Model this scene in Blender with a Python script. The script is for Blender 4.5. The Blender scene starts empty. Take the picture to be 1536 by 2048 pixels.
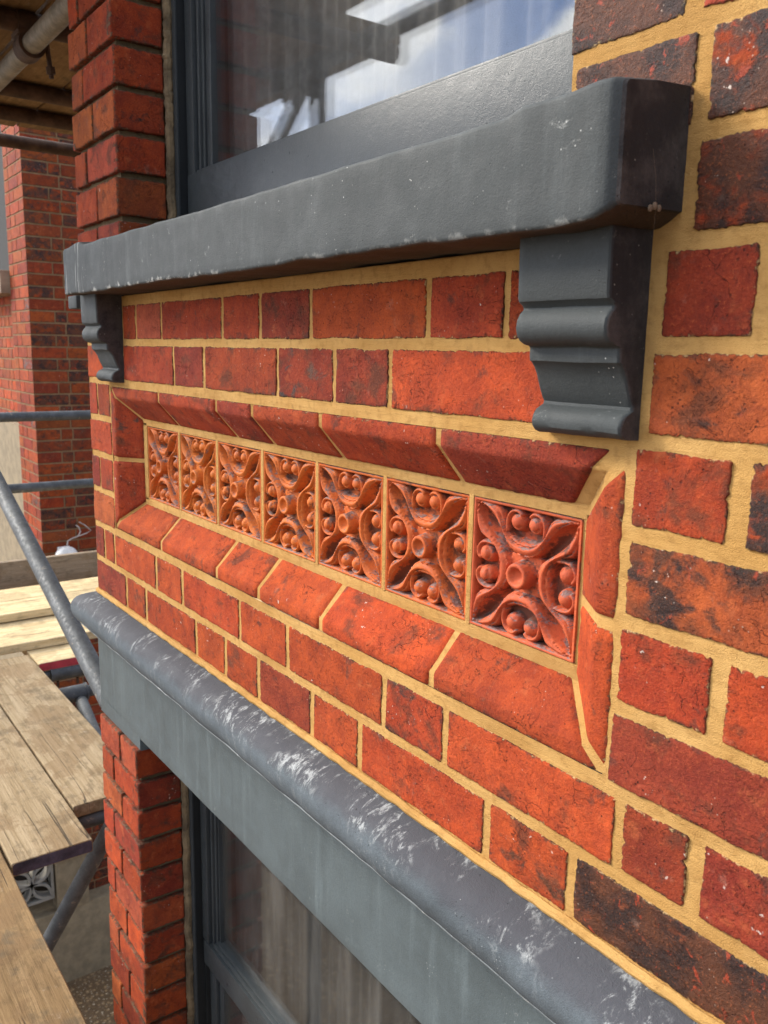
import bpy, bmesh, math, random
from mathutils import Vector, Matrix, noise as NZ
random.seed(7)
R_=random.Random(11)
scene=bpy.context.scene
# ------------------------------------------------------------------ camera
# world frame: X along the wall (left to right), Y into the house, Z up; lengths below in millimetres, scaled to metres
K=0.001
cam_d=bpy.data.cameras.new('camera'); cam=bpy.data.objects.new('camera',cam_d)
scene.collection.objects.link(cam); scene.camera=cam
rx=(0.58983895,0.80731546,0.01821457); dn=(0.15885396,-0.09388705,-0.98282788); fw=(-0.79174203,0.58260362,-0.1836235)
M=Matrix(((rx[0],-dn[0],-fw[0],1340.64*K),(rx[1],-dn[1],-fw[1],-564.82*K),(rx[2],-dn[2],-fw[2],66.31*K),(0,0,0,1)))
cam.matrix_world=M
cam_d.sensor_fit='VERTICAL'; cam_d.sensor_height=36; cam_d.lens=1711.93/2048*36
cam_d.clip_start=0.01; cam_d.clip_end=400
cam_d.dof.use_dof=True; cam_d.dof.focus_distance=1.05; cam_d.dof.aperture_fstop=14
# ------------------------------------------------------------------ world, sun, exposure
SUN_EL=math.radians(32); SUN_AZ=math.radians(-57)     # azimuth from straight out of the wall (-Y) towards -X
w=bpy.data.worlds.new('World'); scene.world=w; w.use_nodes=True
nt=w.node_tree; nt.nodes.clear()
def wn(t,**k):
    n=nt.nodes.new(t)
    for a,b in k.items(): setattr(n,a,b)
    return n
sky=wn('ShaderNodeTexSky',sky_type='NISHITA',sun_disc=False,sun_elevation=SUN_EL,sun_rotation=math.radians(180+57),air_density=1.0,dust_density=0.6)
tc=wn('ShaderNodeTexCoord'); mp=wn('ShaderNodeMapping'); mp.inputs['Scale'].default_value=(1,1,2.2)
mp.inputs['Location'].default_value=(0.35,0.2,0.1)
n1=wn('ShaderNodeTexNoise'); n1.inputs['Scale'].default_value=2.3; n1.inputs['Detail'].default_value=7; n1.inputs['Roughness'].default_value=.55
cr=wn('ShaderNodeValToRGB'); cr.color_ramp.elements[0].position=.36; cr.color_ramp.elements[1].position=.50
mx=wn('ShaderNodeMix',data_type='RGBA'); mx.inputs[7].default_value=(24,24.5,25,1)
hs=wn('ShaderNodeHueSaturation'); hs.inputs['Value'].default_value=3.5; hs.inputs['Saturation'].default_value=1.45
dp=wn('ShaderNodeVectorMath',operation='DOT_PRODUCT'); dp.inputs[1].default_value=(math.sin(SUN_AZ)*math.cos(SUN_EL),-math.cos(SUN_AZ)*math.cos(SUN_EL),math.sin(SUN_EL))
mr=wn('ShaderNodeMapRange'); mr.interpolation_type='SMOOTHSTEP'; mr.inputs[1].default_value=.35; mr.inputs[2].default_value=1.0; mr.inputs[3].default_value=16; mr.inputs[4].default_value=74
cc_=wn('ShaderNodeCombineColor')
bg=wn('ShaderNodeBackground'); bg.inputs[1].default_value=.056
wo=wn('ShaderNodeOutputWorld')
L=nt.links.new
L(tc.outputs['Generated'],dp.inputs[0]); L(dp.outputs['Value'],mr.inputs[0])
for i_ in range(3): L(mr.outputs[0],cc_.inputs[i_])
L(cc_.outputs[0],mx.inputs[7])
L(tc.outputs['Generated'],mp.inputs[0]); L(mp.outputs[0],n1.inputs[0]); L(n1.outputs[0],cr.inputs[0])
dq=wn('ShaderNodeVectorMath',operation='DOT_PRODUCT'); dq.inputs[1].default_value=(-.60,-.70,.37); L(tc.outputs['Generated'],dq.inputs[0])
n2=wn('ShaderNodeTexNoise'); n2.inputs['Scale'].default_value=7; n2.inputs['Detail'].default_value=6; L(tc.outputs['Generated'],n2.inputs[0])
m1=wn('ShaderNodeMapRange'); m1.inputs[1].default_value=.955; m1.inputs[2].default_value=.992; L(dq.outputs['Value'],m1.inputs[0])
m2=wn('ShaderNodeMapRange'); m2.interpolation_type='SMOOTHSTEP'; m2.inputs[1].default_value=.44; m2.inputs[2].default_value=.56; L(n2.outputs[0],m2.inputs[0])
m3=wn('ShaderNodeMath',operation='MULTIPLY'); L(m1.outputs[0],m3.inputs[0]); L(m2.outputs[0],m3.inputs[1])
m4=wn('ShaderNodeMath',operation='SUBTRACT',use_clamp=True); L(cr.outputs[0],m4.inputs[0]); L(m3.outputs[0],m4.inputs[1])
L(m4.outputs[0],mx.inputs[0]); L(sky.outputs[0],hs.inputs['Color']); bl_=wn('ShaderNodeMix',data_type='RGBA'); bl_.inputs[0].default_value=.65; bl_.inputs[7].default_value=(7,18,44,1); L(hs.outputs[0],bl_.inputs[6]); L(bl_.outputs[2],mx.inputs[6]); L(mx.outputs[2],bg.inputs[0]); L(bg.outputs[0],wo.inputs[0])
sd=bpy.data.lights.new('sun','SUN'); sd.energy=4.3; sd.angle=math.radians(16); sd.color=(1,.93,.82)
so=bpy.data.objects.new('sun',sd); scene.collection.objects.link(so)
sv=Vector((math.sin(SUN_AZ)*math.cos(SUN_EL),-math.cos(SUN_AZ)*math.cos(SUN_EL),math.sin(SUN_EL)))
so.rotation_euler=sv.to_track_quat('Z','Y').to_euler()
vs=scene.view_settings; vs.view_transform='Standard'; vs.look='None'; vs.exposure=0.10; vs.gamma=1
scene.render.engine='CYCLES'

# ------------------------------------------------------------------ helpers
def link(o): scene.collection.objects.link(o)
def tag(o,label=None,cat=None,group=None,kind=None):
    if label: o['label']=label
    if cat: o['category']=cat
    if group: o['group']=group
    if kind: o['kind']=kind
    return o
def empty(name,loc=(0,0,0)):
    o=bpy.data.objects.new(name,None); o.location=[c*K for c in loc]; link(o); o.empty_display_size=.05; return o
class MB:
    """collects faces (millimetres); builds ONE mesh object"""
    def __init__(s): s.v=[];s.f=[];s.m=[];s.edge=[];s.col=[];s.hasattr=False
    def add(s,vs,fs,mat=0,edge=None,col=None):
        b=len(s.v); s.v+= [tuple(p) for p in vs]; s.f+=[tuple(i+b for i in f) for f in fs]; s.m+=[mat]*len(fs)
        s.edge+= list(edge) if edge is not None else [0.]*len(vs)
        s.col+= list(col) if isinstance(col,list) else [col]*len(vs) if col is not None else [(0.4,.05,.02,0.)]*len(vs)
        if edge is not None or col is not None: s.hasattr=True
    def build(s,name,mats,parent=None,smooth=True,origin=(0,0,0),ang=35):
        me=bpy.data.meshes.new(name)
        ox,oy,oz=origin
        me.from_pydata([((x-ox)*K,(y-oy)*K,(z-oz)*K) for x,y,z in s.v],[],s.f)
        for m in (mats if isinstance(mats,(list,tuple)) else [mats]): me.materials.append(m)
        me.polygons.foreach_set('material_index',s.m)
        if s.hasattr:
            a=me.attributes.new('edge','FLOAT','POINT'); a.data.foreach_set('value',s.edge)
            c=me.attributes.new('bcol','FLOAT_COLOR','POINT'); c.data.foreach_set('color',[q for t in s.col for q in t])
        bm=bmesh.new(); bm.from_mesh(me); bmesh.ops.recalc_face_normals(bm,faces=bm.faces) if not s.hasattr else None
        bm.to_mesh(me); bm.free()
        if smooth:
            me.polygons.foreach_set('use_smooth',[True]*len(me.polygons))
            try: me.set_sharp_from_angle(angle=math.radians(ang))
            except Exception: pass
        me.update()
        o=bpy.data.objects.new(name,me); link(o)
        o.location=(ox*K,oy*K,oz*K)
        if parent is not None:
            o.parent=parent
            pl=Vector((0,0,0)); q=parent
            while q is not None: pl=pl+q.location; q=q.parent
            o.location=Vector((ox*K,oy*K,oz*K))-pl
        return o
    def box(s,x0,x1,y0,y1,z0,z1,mat=0,bev=0):
        if bev<=0:
            vs=[(x,y,z) for x in (x0,x1) for y in (y0,y1) for z in (z0,z1)]
            s.add(vs,[(0,1,3,2),(4,6,7,5),(0,4,5,1),(2,3,7,6),(0,2,6,4),(1,5,7,3)],mat); return
        bm=bmesh.new(); bmesh.ops.create_cube(bm,size=1)
        for v in bm.verts: v.co=Vector(((x0+x1)/2+v.co.x*(x1-x0),(y0+y1)/2+v.co.y*(y1-y0),(z0+z1)/2+v.co.z*(z1-z0)))
        bmesh.ops.bevel(bm,geom=bm.edges[:],offset=bev,segments=2,affect='EDGES',profile=.6)
        bm.verts.ensure_lookup_table()
        s.add([tuple(v.co) for v in bm.verts],[tuple(v.index for v in f.verts) for f in bm.faces],mat); bm.free()
    def tube(s,p0,p1,r,n=20,mat=0,inner=None):
        p0=Vector(p0);p1=Vector(p1);d=(p1-p0).normalized()
        a=d.orthogonal().normalized();b=d.cross(a)
        ring=lambda c,r:[tuple(c+(a*math.cos(t)+b*math.sin(t))*r) for t in [2*math.pi*i/n for i in range(n)]]
        vs=ring(p0,r)+ring(p1,r)
        fs=[(i,(i+1)%n,n+(i+1)%n,n+i) for i in range(n)]
        if inner:
            vs+=ring(p0,inner)+ring(p1,inner)
            fs+=[(2*n+i,3*n+i,3*n+(i+1)%n,2*n+(i+1)%n) for i in range(n)]
            fs+=[(i,2*n+i,2*n+(i+1)%n,(i+1)%n) for i in range(n)]+[(n+i,n+(i+1)%n,3*n+(i+1)%n,3*n+i) for i in range(n)]
        else: fs+=[tuple(range(n))[::-1],tuple(range(n,2*n))]
        s.add(vs,fs,mat)
    def path(s,pts,r,n=10,mat=0):
        pts=[Vector(p) for p in pts];vs=[];prev=None
        for i,p in enumerate(pts):
            d=(pts[min(i+1,len(pts)-1)]-pts[max(i-1,0)]).normalized()
            a=(prev-d*prev.dot(d)).normalized() if prev is not None else d.orthogonal().normalized()
            prev=a;b=d.cross(a)
            vs+=[tuple(p+(a*math.cos(2*math.pi*j/n)+b*math.sin(2*math.pi*j/n))*r) for j in range(n)]
        fs=[(i*n+j,i*n+(j+1)%n,(i+1)*n+(j+1)%n,(i+1)*n+j) for i in range(len(pts)-1) for j in range(n)]
        fs+=[tuple(range(n))[::-1],tuple(range((len(pts)-1)*n,len(pts)*n))]
        s.add(vs,fs,mat)
    def grid(s,P,nu,nv,mat=0,flip=False):
        vs=[P(i/nu,j/nv) for i in range(nu+1) for j in range(nv+1)]
        fs=[]
        for i in range(nu):
            for j in range(nv):
                q=(i*(nv+1)+j,(i+1)*(nv+1)+j,(i+1)*(nv+1)+j+1,i*(nv+1)+j+1)
                fs.append(q[::-1] if flip else q)
        s.add(vs,fs,mat)
    def sweep(s,xs,prof,mat=0,capmat=None,amp=0.,sc=.02,seed=0.,axis=0):
        """prof(x)->closed loop of (y,z); swept along X; surface pushed about by noise"""
        vs=[];n=None
        for x in xs:
            pr=prof(x);n=len(pr)
            cy=sum(p[0] for p in pr)/n;cz=sum(p[1] for p in pr)/n
            for y,z in pr:
                if amp:
                    dx=NZ.noise(Vector((x*sc+seed,y*sc,z*sc)))*amp+NZ.noise(Vector((x*sc*4+seed,y*sc*4,z*sc*4)))*amp*.3
                    l=math.hypot(y-cy,z-cz) or 1
                    y+= (y-cy)/l*dx; z+=(z-cz)/l*dx
                vs.append((x,y,z))
        m=len(xs)
        fs=[(i*n+j,(i+1)*n+j,(i+1)*n+(j+1)%n,i*n+(j+1)%n) for i in range(m-1) for j in range(n)]
        s.add(vs,fs,mat)
        s.add(vs[:n],[tuple(range(n))],mat if capmat is None else capmat)
        s.add(vs[-n:],[tuple(range(n))[::-1]],mat if capmat is None else capmat)
def rs(a,b): return R_.uniform(a,b)

# ------------------------------------------------------------------ materials
class Mat:
    def __init__(s,name):
        s.m=bpy.data.materials.new(name); s.m.use_nodes=True; s.t=s.m.node_tree; s.t.nodes.clear()
        s.out=s.n('ShaderNodeOutputMaterial'); s.b=s.n('ShaderNodeBsdfPrincipled'); s.l(s.b.outputs[0],s.out.inputs[0])
        s.geo=s.n('ShaderNodeNewGeometry'); s.pos=s.geo.outputs['Position']
    def n(s,t,**k):
        x=s.t.nodes.new(t)
        for a,b in k.items(): setattr(x,a,b)
        return x
    def l(s,a,b): s.t.links.new(a,b)
    def set(s,k,v):
        if hasattr(v,'links') or hasattr(v,'is_linked'): s.l(v,s.b.inputs[k])
        else: s.b.inputs[k].default_value=v
    def mapping(s,scale=(1,1,1),src=None,loc=(0,0,0),rot=(0,0,0)):
        m=s.n('ShaderNodeMapping'); m.inputs['Scale'].default_value=scale; m.inputs['Location'].default_value=loc; m.inputs['Rotation'].default_value=rot
        s.l(src or s.pos,m.inputs[0]); return m.outputs[0]
    def noise(s,scale,detail=4,rough=.55,vec=None,dist=0):
        x=s.n('ShaderNodeTexNoise'); x.inputs['Scale'].default_value=scale; x.inputs['Detail'].default_value=detail
        x.inputs['Roughness'].default_value=rough; x.inputs['Distortion'].default_value=dist
        s.l(vec or s.pos,x.inputs['Vector']); return x.outputs[0]
    def voro(s,scale,feature='F1',vec=None):
        x=s.n('ShaderNodeTexVoronoi',feature=feature); x.inputs['Scale'].default_value=scale; s.l(vec or s.pos,x.inputs['Vector']); return x.outputs['Distance']
    def ramp(s,v,a,b,c0=0.,c1=1.):
        x=s.n('ShaderNodeMapRange'); x.interpolation_type='SMOOTHSTEP'
        s.l(v,x.inputs[0]); x.inputs[1].default_value=a; x.inputs[2].default_value=b; x.inputs[3].default_value=c0; x.inputs[4].default_value=c1
        return x.outputs[0]
    def math(s,op,a,b=None,c=None):
        x=s.n('ShaderNodeMath',operation=op)
        for i,q in enumerate((a,b,c)):
            if q is None: continue
            if isinstance(q,(int,float)): x.inputs[i].default_value=q
            else: s.l(q,x.inputs[i])
        return x.outputs[0]
    def mix(s,f,a,b,bt='MIX'):
        x=s.n('ShaderNodeMix',data_type='RGBA',blend_type=bt)
        for i,q in ((0,f),(6,a),(7,b)):
            if isinstance(q,(int,float)): x.inputs[i].default_value=q
            elif isinstance(q,tuple): x.inputs[i].default_value=q if len(q)==4 else q+(1,)
            else: s.l(q,x.inputs[i])
        return x.outputs[2]
    def bump(s,h,dist,strength=1,prev=None):
        x=s.n('ShaderNodeBump'); x.inputs['Distance'].default_value=dist; x.inputs['Strength'].default_value=strength
        s.l(h,x.inputs['Height'])
        if prev: s.l(prev,x.inputs['Normal'])
        return x.outputs[0]
    def attr(s,name,typ='GEOMETRY'):
        return s.n('ShaderNodeAttribute',attribute_name=name,attribute_type=typ)

def brick_material(name,edge_soot_shade=(.035,.03,.018),dirt=1.,smear=(.56,.36,.16)):
    m=Mat(name); at=m.attr('bcol'); ed=m.attr('edge').outputs['Fac']
    col=at.outputs['Color']; burn=at.outputs['Alpha']
    lo=m.noise(22,4,.6); mid=m.noise(80,6,.7,dist=.2); fine=m.noise(420,3,.7); grain=m.noise(1500,2,.7)
    c=m.mix(m.ramp(lo,.35,.65),m.mix(.5,col,(.22,.030,.012)),m.mix(.30,col,(.54,.09,.022)))
    c=m.mix(m.ramp(mid,.35,.7,0,.6),c,m.mix(.5,c,(.16,.03,.02)))
    c=m.mix(m.ramp(m.noise(38,5,.6,m.mapping(loc=(3,1,2))),.56,.74,0,.5),c,(.5,.13,.045))
    # smoky patches from the kiln
    bn=m.math('ADD',m.noise(26,6,.62,m.mapping((1,1,1.3),loc=(7,2,5)),.4),m.math('MULTIPLY',m.math('SUBTRACT',burn,.5),.55))
    bmask=m.ramp(bn,.50,.63)
    sm_=m.noise(19,5,.65,m.mapping((1,1,1.2),loc=(12,7,3)),.3)
    c=m.mix(m.ramp(m.math('ADD',sm_,m.math('MULTIPLY',m.math('SUBTRACT',burn,.2),.25)),.54,.70,0,.72),c,(.085,.035,.02))
    c=m.mix(m.ramp(m.math('ADD',m.noise(30,5,.65,m.mapping(loc=(1,17,3)),.3),m.math('MULTIPLY',ed,.10)),.60,.70,0,.6),c,(.05,.035,.028))
    red=m.ramp(m.noise(75,6,.65,m.mapping(loc=(1,9,4)),.6),.60,.66,0,.8)
    c=m.mix(bmask,c,m.mix(red,m.mix(m.ramp(m.noise(20,4,.6),.4,.6),(.028,.018,.016),(.095,.035,.018)),(.36,.05,.02)))
    # fold lines and cracks of hand-thrown clay
    v=m.mapping((1,1,1.7)); cn=m.noise(34,5,.6,v,1.6)
    crk=m.ramp(m.math('ABSOLUTE',m.math('SUBTRACT',cn,.5)),.0,.008,1,0)
    crk=m.math('MULTIPLY',crk,m.ramp(m.noise(15,2,.5,m.mapping(loc=(4,4,1))),.47,.6))
    c=m.mix(m.math('MULTIPLY',crk,.7),c,(.06,.015,.01))
    nv=m.n('ShaderNodeTexNoise'); nv.inputs['Scale'].default_value=45; nv.inputs['Detail'].default_value=4; m.l(m.pos,nv.inputs['Vector'])
    sc_=m.n('ShaderNodeVectorMath',operation='SCALE'); m.l(nv.outputs['Color'],sc_.inputs[0]); sc_.inputs['Scale'].default_value=.035
    ad_=m.n('ShaderNodeVectorMath',operation='ADD'); m.l(m.pos,ad_.inputs[0]); m.l(sc_.outputs[0],ad_.inputs[1])
    cell=m.math('MULTIPLY',m.ramp(m.voro(26,'DISTANCE_TO_EDGE',ad_.outputs[0]),.0,.014,1,0),m.ramp(m.noise(19,3,.6,m.mapping(loc=(3,8,8))),.56,.61))
    c=m.mix(m.math('MULTIPLY',cell,.7),c,(.045,.013,.010))
    crk=m.math('MAXIMUM',crk,cell)
    wh=m.math('MULTIPLY',m.ramp(m.noise(150,3,.6,m.mapping(loc=(21,2,2))),.66,.70),m.ramp(m.noise(11,3,.6,m.mapping(loc=(2,31,2))),.56,.62))
    c=m.mix(m.math('MULTIPLY',wh,.85),c,(.66,.56,.48))
    pit=m.math('MULTIPLY',m.ramp(m.voro(190),.10,.22,1,0),m.ramp(m.noise(45,2,.5),.5,.62))
    c=m.mix(m.math('MULTIPLY',pit,.75),c,(.06,.02,.015))
    # pale specks, lime bloom
    sp=m.math('MULTIPLY',m.ramp(m.voro(160,vec=m.mapping(loc=(2,5,1))),.06,.14,1,0),m.ramp(m.noise(28,2,.5,m.mapping(loc=(8,1,1))),.58,.66))
    c=m.mix(m.math('MULTIPLY',sp,.75),c,(.55,.42,.33))
    bl=m.math('MULTIPLY',m.ramp(m.noise(30,6,.7,m.mapping(loc=(5,5,5))),.60,.78,0,.35),1.)
    c=m.mix(bl,c,(.50,.30,.22))
    # soot, painted-in gap shade and lime along the ragged edges
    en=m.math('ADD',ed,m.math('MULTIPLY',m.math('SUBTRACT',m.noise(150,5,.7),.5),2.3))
    c=m.mix(m.math('MULTIPLY',m.ramp(en,.70,1.1,0,.9*dirt),m.ramp(m.noise(24,3,.6,m.mapping(loc=(6,2,9))),.36,.56,.25,1)),c,edge_soot_shade)
    lm=m.math('MULTIPLY',m.ramp(en,.92,1.1),m.ramp(m.noise(55,4,.65,m.mapping(loc=(2,2,9))),.47,.54))
    c=m.mix(m.math('MULTIPLY',lm,.8),c,smear)
    c=m.mix(m.ramp(fine,.32,.5,.5,0),c,m.mix(.62,c,(.05,.012,.01)))
    c=m.mix(m.ramp(fine,.55,.75,0,.32),c,(.64,.165,.050))
    c=m.mix(m.ramp(grain,.55,.75,0,.22),c,(.62,.20,.09))
    m.set('Base Color',c); m.set('Roughness',m.math('SUBTRACT',.86,m.math('MULTIPLY',bmask,.38)))
    m.b.inputs['Specular IOR Level'].default_value=.18
    h=m.math('ADD',m.math('MULTIPLY',mid,1.2),m.math('MULTIPLY',lo,1.5)); h=m.math('SUBTRACT',h,m.math('MULTIPLY',crk,.7)); h=m.math('SUBTRACT',h,m.math('MULTIPLY',pit,.6))
    b1=m.bump(h,.0017,1.); b2=m.bump(m.math('ADD',fine,m.math('MULTIPLY',grain,.5)),.0013,1.,b1)
    m.set('Normal',b2); return m.m
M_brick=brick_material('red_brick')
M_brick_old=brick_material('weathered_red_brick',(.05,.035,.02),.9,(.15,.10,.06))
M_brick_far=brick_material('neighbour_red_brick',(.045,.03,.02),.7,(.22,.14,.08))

def mortar_material(name,c0,c1,c2,bump=1.):
    m=Mat(name); big=m.noise(9,4,.6); mid=m.noise(85,5,.6); g=m.noise(1300,3,.75); g2=m.voro(900)
    c=m.mix(m.ramp(big,.3,.7),c0,c1)
    c=m.mix(m.ramp(mid,.46,.75,0,.6),c,c2)
    c=m.mix(m.ramp(m.noise(5,3,.6,m.mapping(loc=(3,1,1))),.5,.65,0,.35),c,c2)
    c=m.mix(m.ramp(g,.56,.75,0,.55),c,c2)
    c=m.mix(m.ramp(g,.25,.42,.35,0),c,(.80,.55,.26))
    c=m.mix(m.math('MULTIPLY',m.ramp(m.noise(26,6,.7,m.mapping(loc=(8,8,1))),.60,.72),.45),c,(.26,.15,.06))
    spk=m.math('MULTIPLY',m.ramp(m.voro(330,vec=m.mapping(loc=(1,7,3))),.05,.13,1,0),m.ramp(m.noise(20,2,.5),.5,.6))
    c=m.mix(m.math('MULTIPLY',spk,.5),c,(.18,.09,.035))
    m.set('Base Color',c); m.set('Roughness',.95); m.b.inputs['Specular IOR Level'].default_value=.15
    tool=m.noise(60,3,.5,m.mapping((.25,1,3)))
    b=m.bump(m.math('ADD',mid,m.math('MULTIPLY',tool,1.3)),.0014*bump,1.); b=m.bump(m.math('SUBTRACT',g,m.math('MULTIPLY',g2,.5)),.0014*bump,1.,b)
    m.set('Normal',b); return m.m
M_mortar=mortar_material('yellow_pointing_mortar',(.55,.30,.088),(.66,.39,.135),(.37,.185,.05))
M_mortar_old=mortar_material('old_lime_mortar',(.16,.115,.06),(.25,.18,.10),(.07,.05,.03),1.6)
M_mortar_far=mortar_material('neighbour_mortar',(.24,.15,.08),(.32,.205,.11),(.13,.08,.04),1.)

def paint_material(name,base,scuff=.5,rough=.45,dark=None,stretch=(1,1,1),bump=1.,scuffcol=(.62,.62,.58),thr=.6,streak=0.,arris=False,spec=.3,topdark=None):
    m=Mat(name); big=m.noise(6,5,.6); mid=m.noise(40,5,.6); fine=m.noise(300,4,.65)
    c=m.mix(m.ramp(big,.3,.7),tuple(x*.86 for x in base),tuple(x*1.16 for x in base))
    c=m.mix(m.ramp(mid,.45,.75,0,.35),c,tuple(x*1.35 for x in base))
    if dark: c=m.mix(m.ramp(m.noise(14,6,.65,m.mapping(loc=(3,3,3))),.42,.62,0,.9),c,dark)
    if streak:
        st=m.noise(40,5,.6,m.mapping((1,1,.07)))
        c=m.mix(m.ramp(st,.52,.72,0,streak),c,tuple(min(1,x*1.9) for x in base))
        c=m.mix(m.ramp(m.noise(55,4,.6,m.mapping((1,1,.05),loc=(4,1,0))),.55,.75,0,streak*.7),c,tuple(x*.6 for x in base))
    tz=None
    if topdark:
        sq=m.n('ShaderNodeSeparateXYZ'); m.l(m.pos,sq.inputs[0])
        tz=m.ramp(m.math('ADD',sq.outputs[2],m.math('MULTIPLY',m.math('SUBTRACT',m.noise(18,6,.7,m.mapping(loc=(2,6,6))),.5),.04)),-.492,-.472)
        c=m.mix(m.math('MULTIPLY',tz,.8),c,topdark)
    v=m.mapping(stretch)
    s1=m.math('MULTIPLY',m.ramp(m.noise(44,10,.8,v,.5),thr,thr+.12),m.ramp(m.noise(11,4,.6,m.mapping(loc=(1,2,7))),.42,.56))
    s2=m.math('MULTIPLY',m.ramp(m.voro(150,vec=m.mapping(loc=(5,1,2))),.05,.12,1,0),m.ramp(m.noise(18,3,.5,m.mapping(loc=(9,1,2))),.55,.65))
    if tz is not None: s1=m.math('MULTIPLY',s1,m.math('ADD',.25,m.math('MULTIPLY',tz,.75)))
    s=m.math('MAXIMUM',m.math('MULTIPLY',s1,scuff),m.math('MULTIPLY',s2,min(1,scuff*1.2)))
    c=m.mix(s,c,scuffcol)
    pits=m.math('MULTIPLY',m.ramp(m.voro(120,vec=m.mapping(loc=(4,8,2))),.05,.11,1,0),m.ramp(m.noise(12,3,.5,m.mapping(loc=(2,8,2))),.52,.6))
    c=m.mix(m.math('MULTIPLY',pits,.8),c,tuple(x*.25 for x in base))
    if arris:   # chipped lower arris and lime runs at the left end
        sp_=m.n('ShaderNodeSeparateXYZ'); m.l(m.pos,sp_.inputs[0]); X_,Y_,Z_=sp_.outputs
        k1=m.math('MULTIPLY',m.ramp(m.math('ADD',Z_,m.math('MULTIPLY',m.math('SUBTRACT',m.noise(45,5,.7),.5),-.03)),.158,.166,1,0),m.ramp(Y_,-.070,-.074))
        k1=m.math('MULTIPLY',k1,m.math('MULTIPLY',m.ramp(m.noise(60,4,.6,m.mapping(loc=(6,1,1))),.50,.60),m.ramp(X_,.05,.45,1,.25)))
        k1=m.math('MULTIPLY',k1,m.ramp(Z_,.150,.156))
        k2=m.math('MULTIPLY',m.ramp(m.noise(70,4,.6,m.mapping((1,1,.09),loc=(2,1,5)),.4),.55,.62),m.math('MULTIPLY',m.ramp(X_,-.34,-.31),m.ramp(X_,-.20,-.27)))
        k2=m.math('MULTIPLY',k2,m.ramp(Y_,-.070,-.074))
        c=m.mix(m.math('MULTIPLY',m.math('MAXIMUM',k1,m.math('MULTIPLY',k2,.6)),.85),c,(.58,.57,.52))
    m.set('Base Color',c); m.set('Roughness',m.math('ADD',rough,m.math('MULTIPLY',m.math('ADD',s,m.math('SUBTRACT',mid,.5)),.35)))
    h=m.math('SUBTRACT',m.math('ADD',mid,m.math('MULTIPLY',fine,.35)),m.math('MULTIPLY',pits,.8))
    c_=m.ramp(fine,.35,.6,.25,0); m.set('Base Color',m.mix(c_,c,tuple(x*.55 for x in base)))
    m.b.inputs['Specular IOR Level'].default_value=spec
    b=m.bump(h,.0011*bump,1.); m.set('Normal',m.bump(m.noise(700,3,.65),.0006*max(bump,.6),1.,b)); return m.m
M_sill=paint_material('grey_painted_stone',(.044,.050,.050),.75,.68,thr=.60,streak=.45,bump=.5,arris=True)
M_black=paint_material('blackened_bare_stone',(.026,.023,.023),.8,.75,dark=(.080,.068,.062),thr=.60,scuffcol=(.42,.39,.33),bump=.8,streak=.4)
M_soffit=paint_material('dark_sill_underside',(.055,.038,.026),.3,.7,scuffcol=(.3,.27,.22),bump=1.6)
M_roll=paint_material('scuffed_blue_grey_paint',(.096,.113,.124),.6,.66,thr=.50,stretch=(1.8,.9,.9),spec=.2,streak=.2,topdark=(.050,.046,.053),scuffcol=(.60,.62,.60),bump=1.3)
M_lintel=paint_material('smooth_grey_paint',(.088,.108,.112),.4,.5,thr=.61,bump=.4,streak=.45)
M_frame=paint_material('gloss_grey_paint',(.040,.046,.048),.12,.34,thr=.72,bump=.6)
M_frame_shade=paint_material('shaded_gloss_grey_paint',(.012,.014,.015),.05,.5,thr=.74,bump=.5)  # darker copy of the frame paint, stands for shade on sides and in grooves
def simple(name,col,rough=.6,metal=0.,bump=0.,sc=200,var=.25):
    m=Mat(name); n=m.noise(sc/8,5,.6)
    m.set('Base Color',m.mix(m.ramp(n,.3,.7),tuple(x*(1-var) for x in col),tuple(min(1,x*(1+var)) for x in col)))
    m.set('Roughness',rough); m.b.inputs['Metallic'].default_value=metal
    if bump: m.set('Normal',m.bump(m.noise(sc,4,.6),bump,1.))
    return m.m
M_sealant=simple('grey_brown_mortar_fillet',(.15,.105,.055),.95,0,.004,160,.5)
M_dark=simple('dark_interior',(.012,.012,.011),.9)
M_curtain=simple('net_curtain',(.18,.178,.168),.9,0,.0006,500,.15)
M_curtain2=simple('dim_curtain',(.04,.042,.038),.9,0,.0006,500,.2)
M_render=simple('cement_render',(.24,.185,.11),.9,0,.002,120,.18)
M_darkr=simple('dark_backing_render',(.035,.030,.024),.9,0,.002,120,.3)  # dark colour of the backing added behind the screen block
M_block=simple('concrete_screen_block',(.26,.24,.20),.9,0,.002,150,.15)
M_white=simple('white_plastic',(.72,.70,.66),.4)
M_cable=simple('pale_cable_sheath',(.42,.36,.32),.5)
M_stone=simple('brown_sandstone',(.30,.23,.16),.85,0,.002,80)
M_whitep=simple('white_painted_wall',(.70,.69,.66),.7,0,.001,80,.06)
M_rust=simple('rusty_steel',(.085,.05,.032),.7,.5,.001,200,.4)
def steel(name,base):
    m=Mat(name); a=m.noise(18,6,.65); b=m.noise(120,5,.6)
    c=m.mix(m.ramp(a,.38,.66),tuple(x*.62 for x in base),base)
    c=m.mix(m.ramp(m.noise(40,7,.7,m.mapping(loc=(3,3,3))),.60,.70,0,.7),c,(.36,.30,.22))
    m.set('Base Color',c); m.b.inputs['Metallic'].default_value=.2; m.set('Roughness',m.ramp(b,.3,.7,.5,.8)); m.set('Normal',m.bump(b,.0006,1.)); return m.m
M_tube=steel('galvanised_scaffold_tube',(.105,.112,.115))
M_tube_w=steel('weathered_scaffold_tube',(.30,.27,.21))
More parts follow.
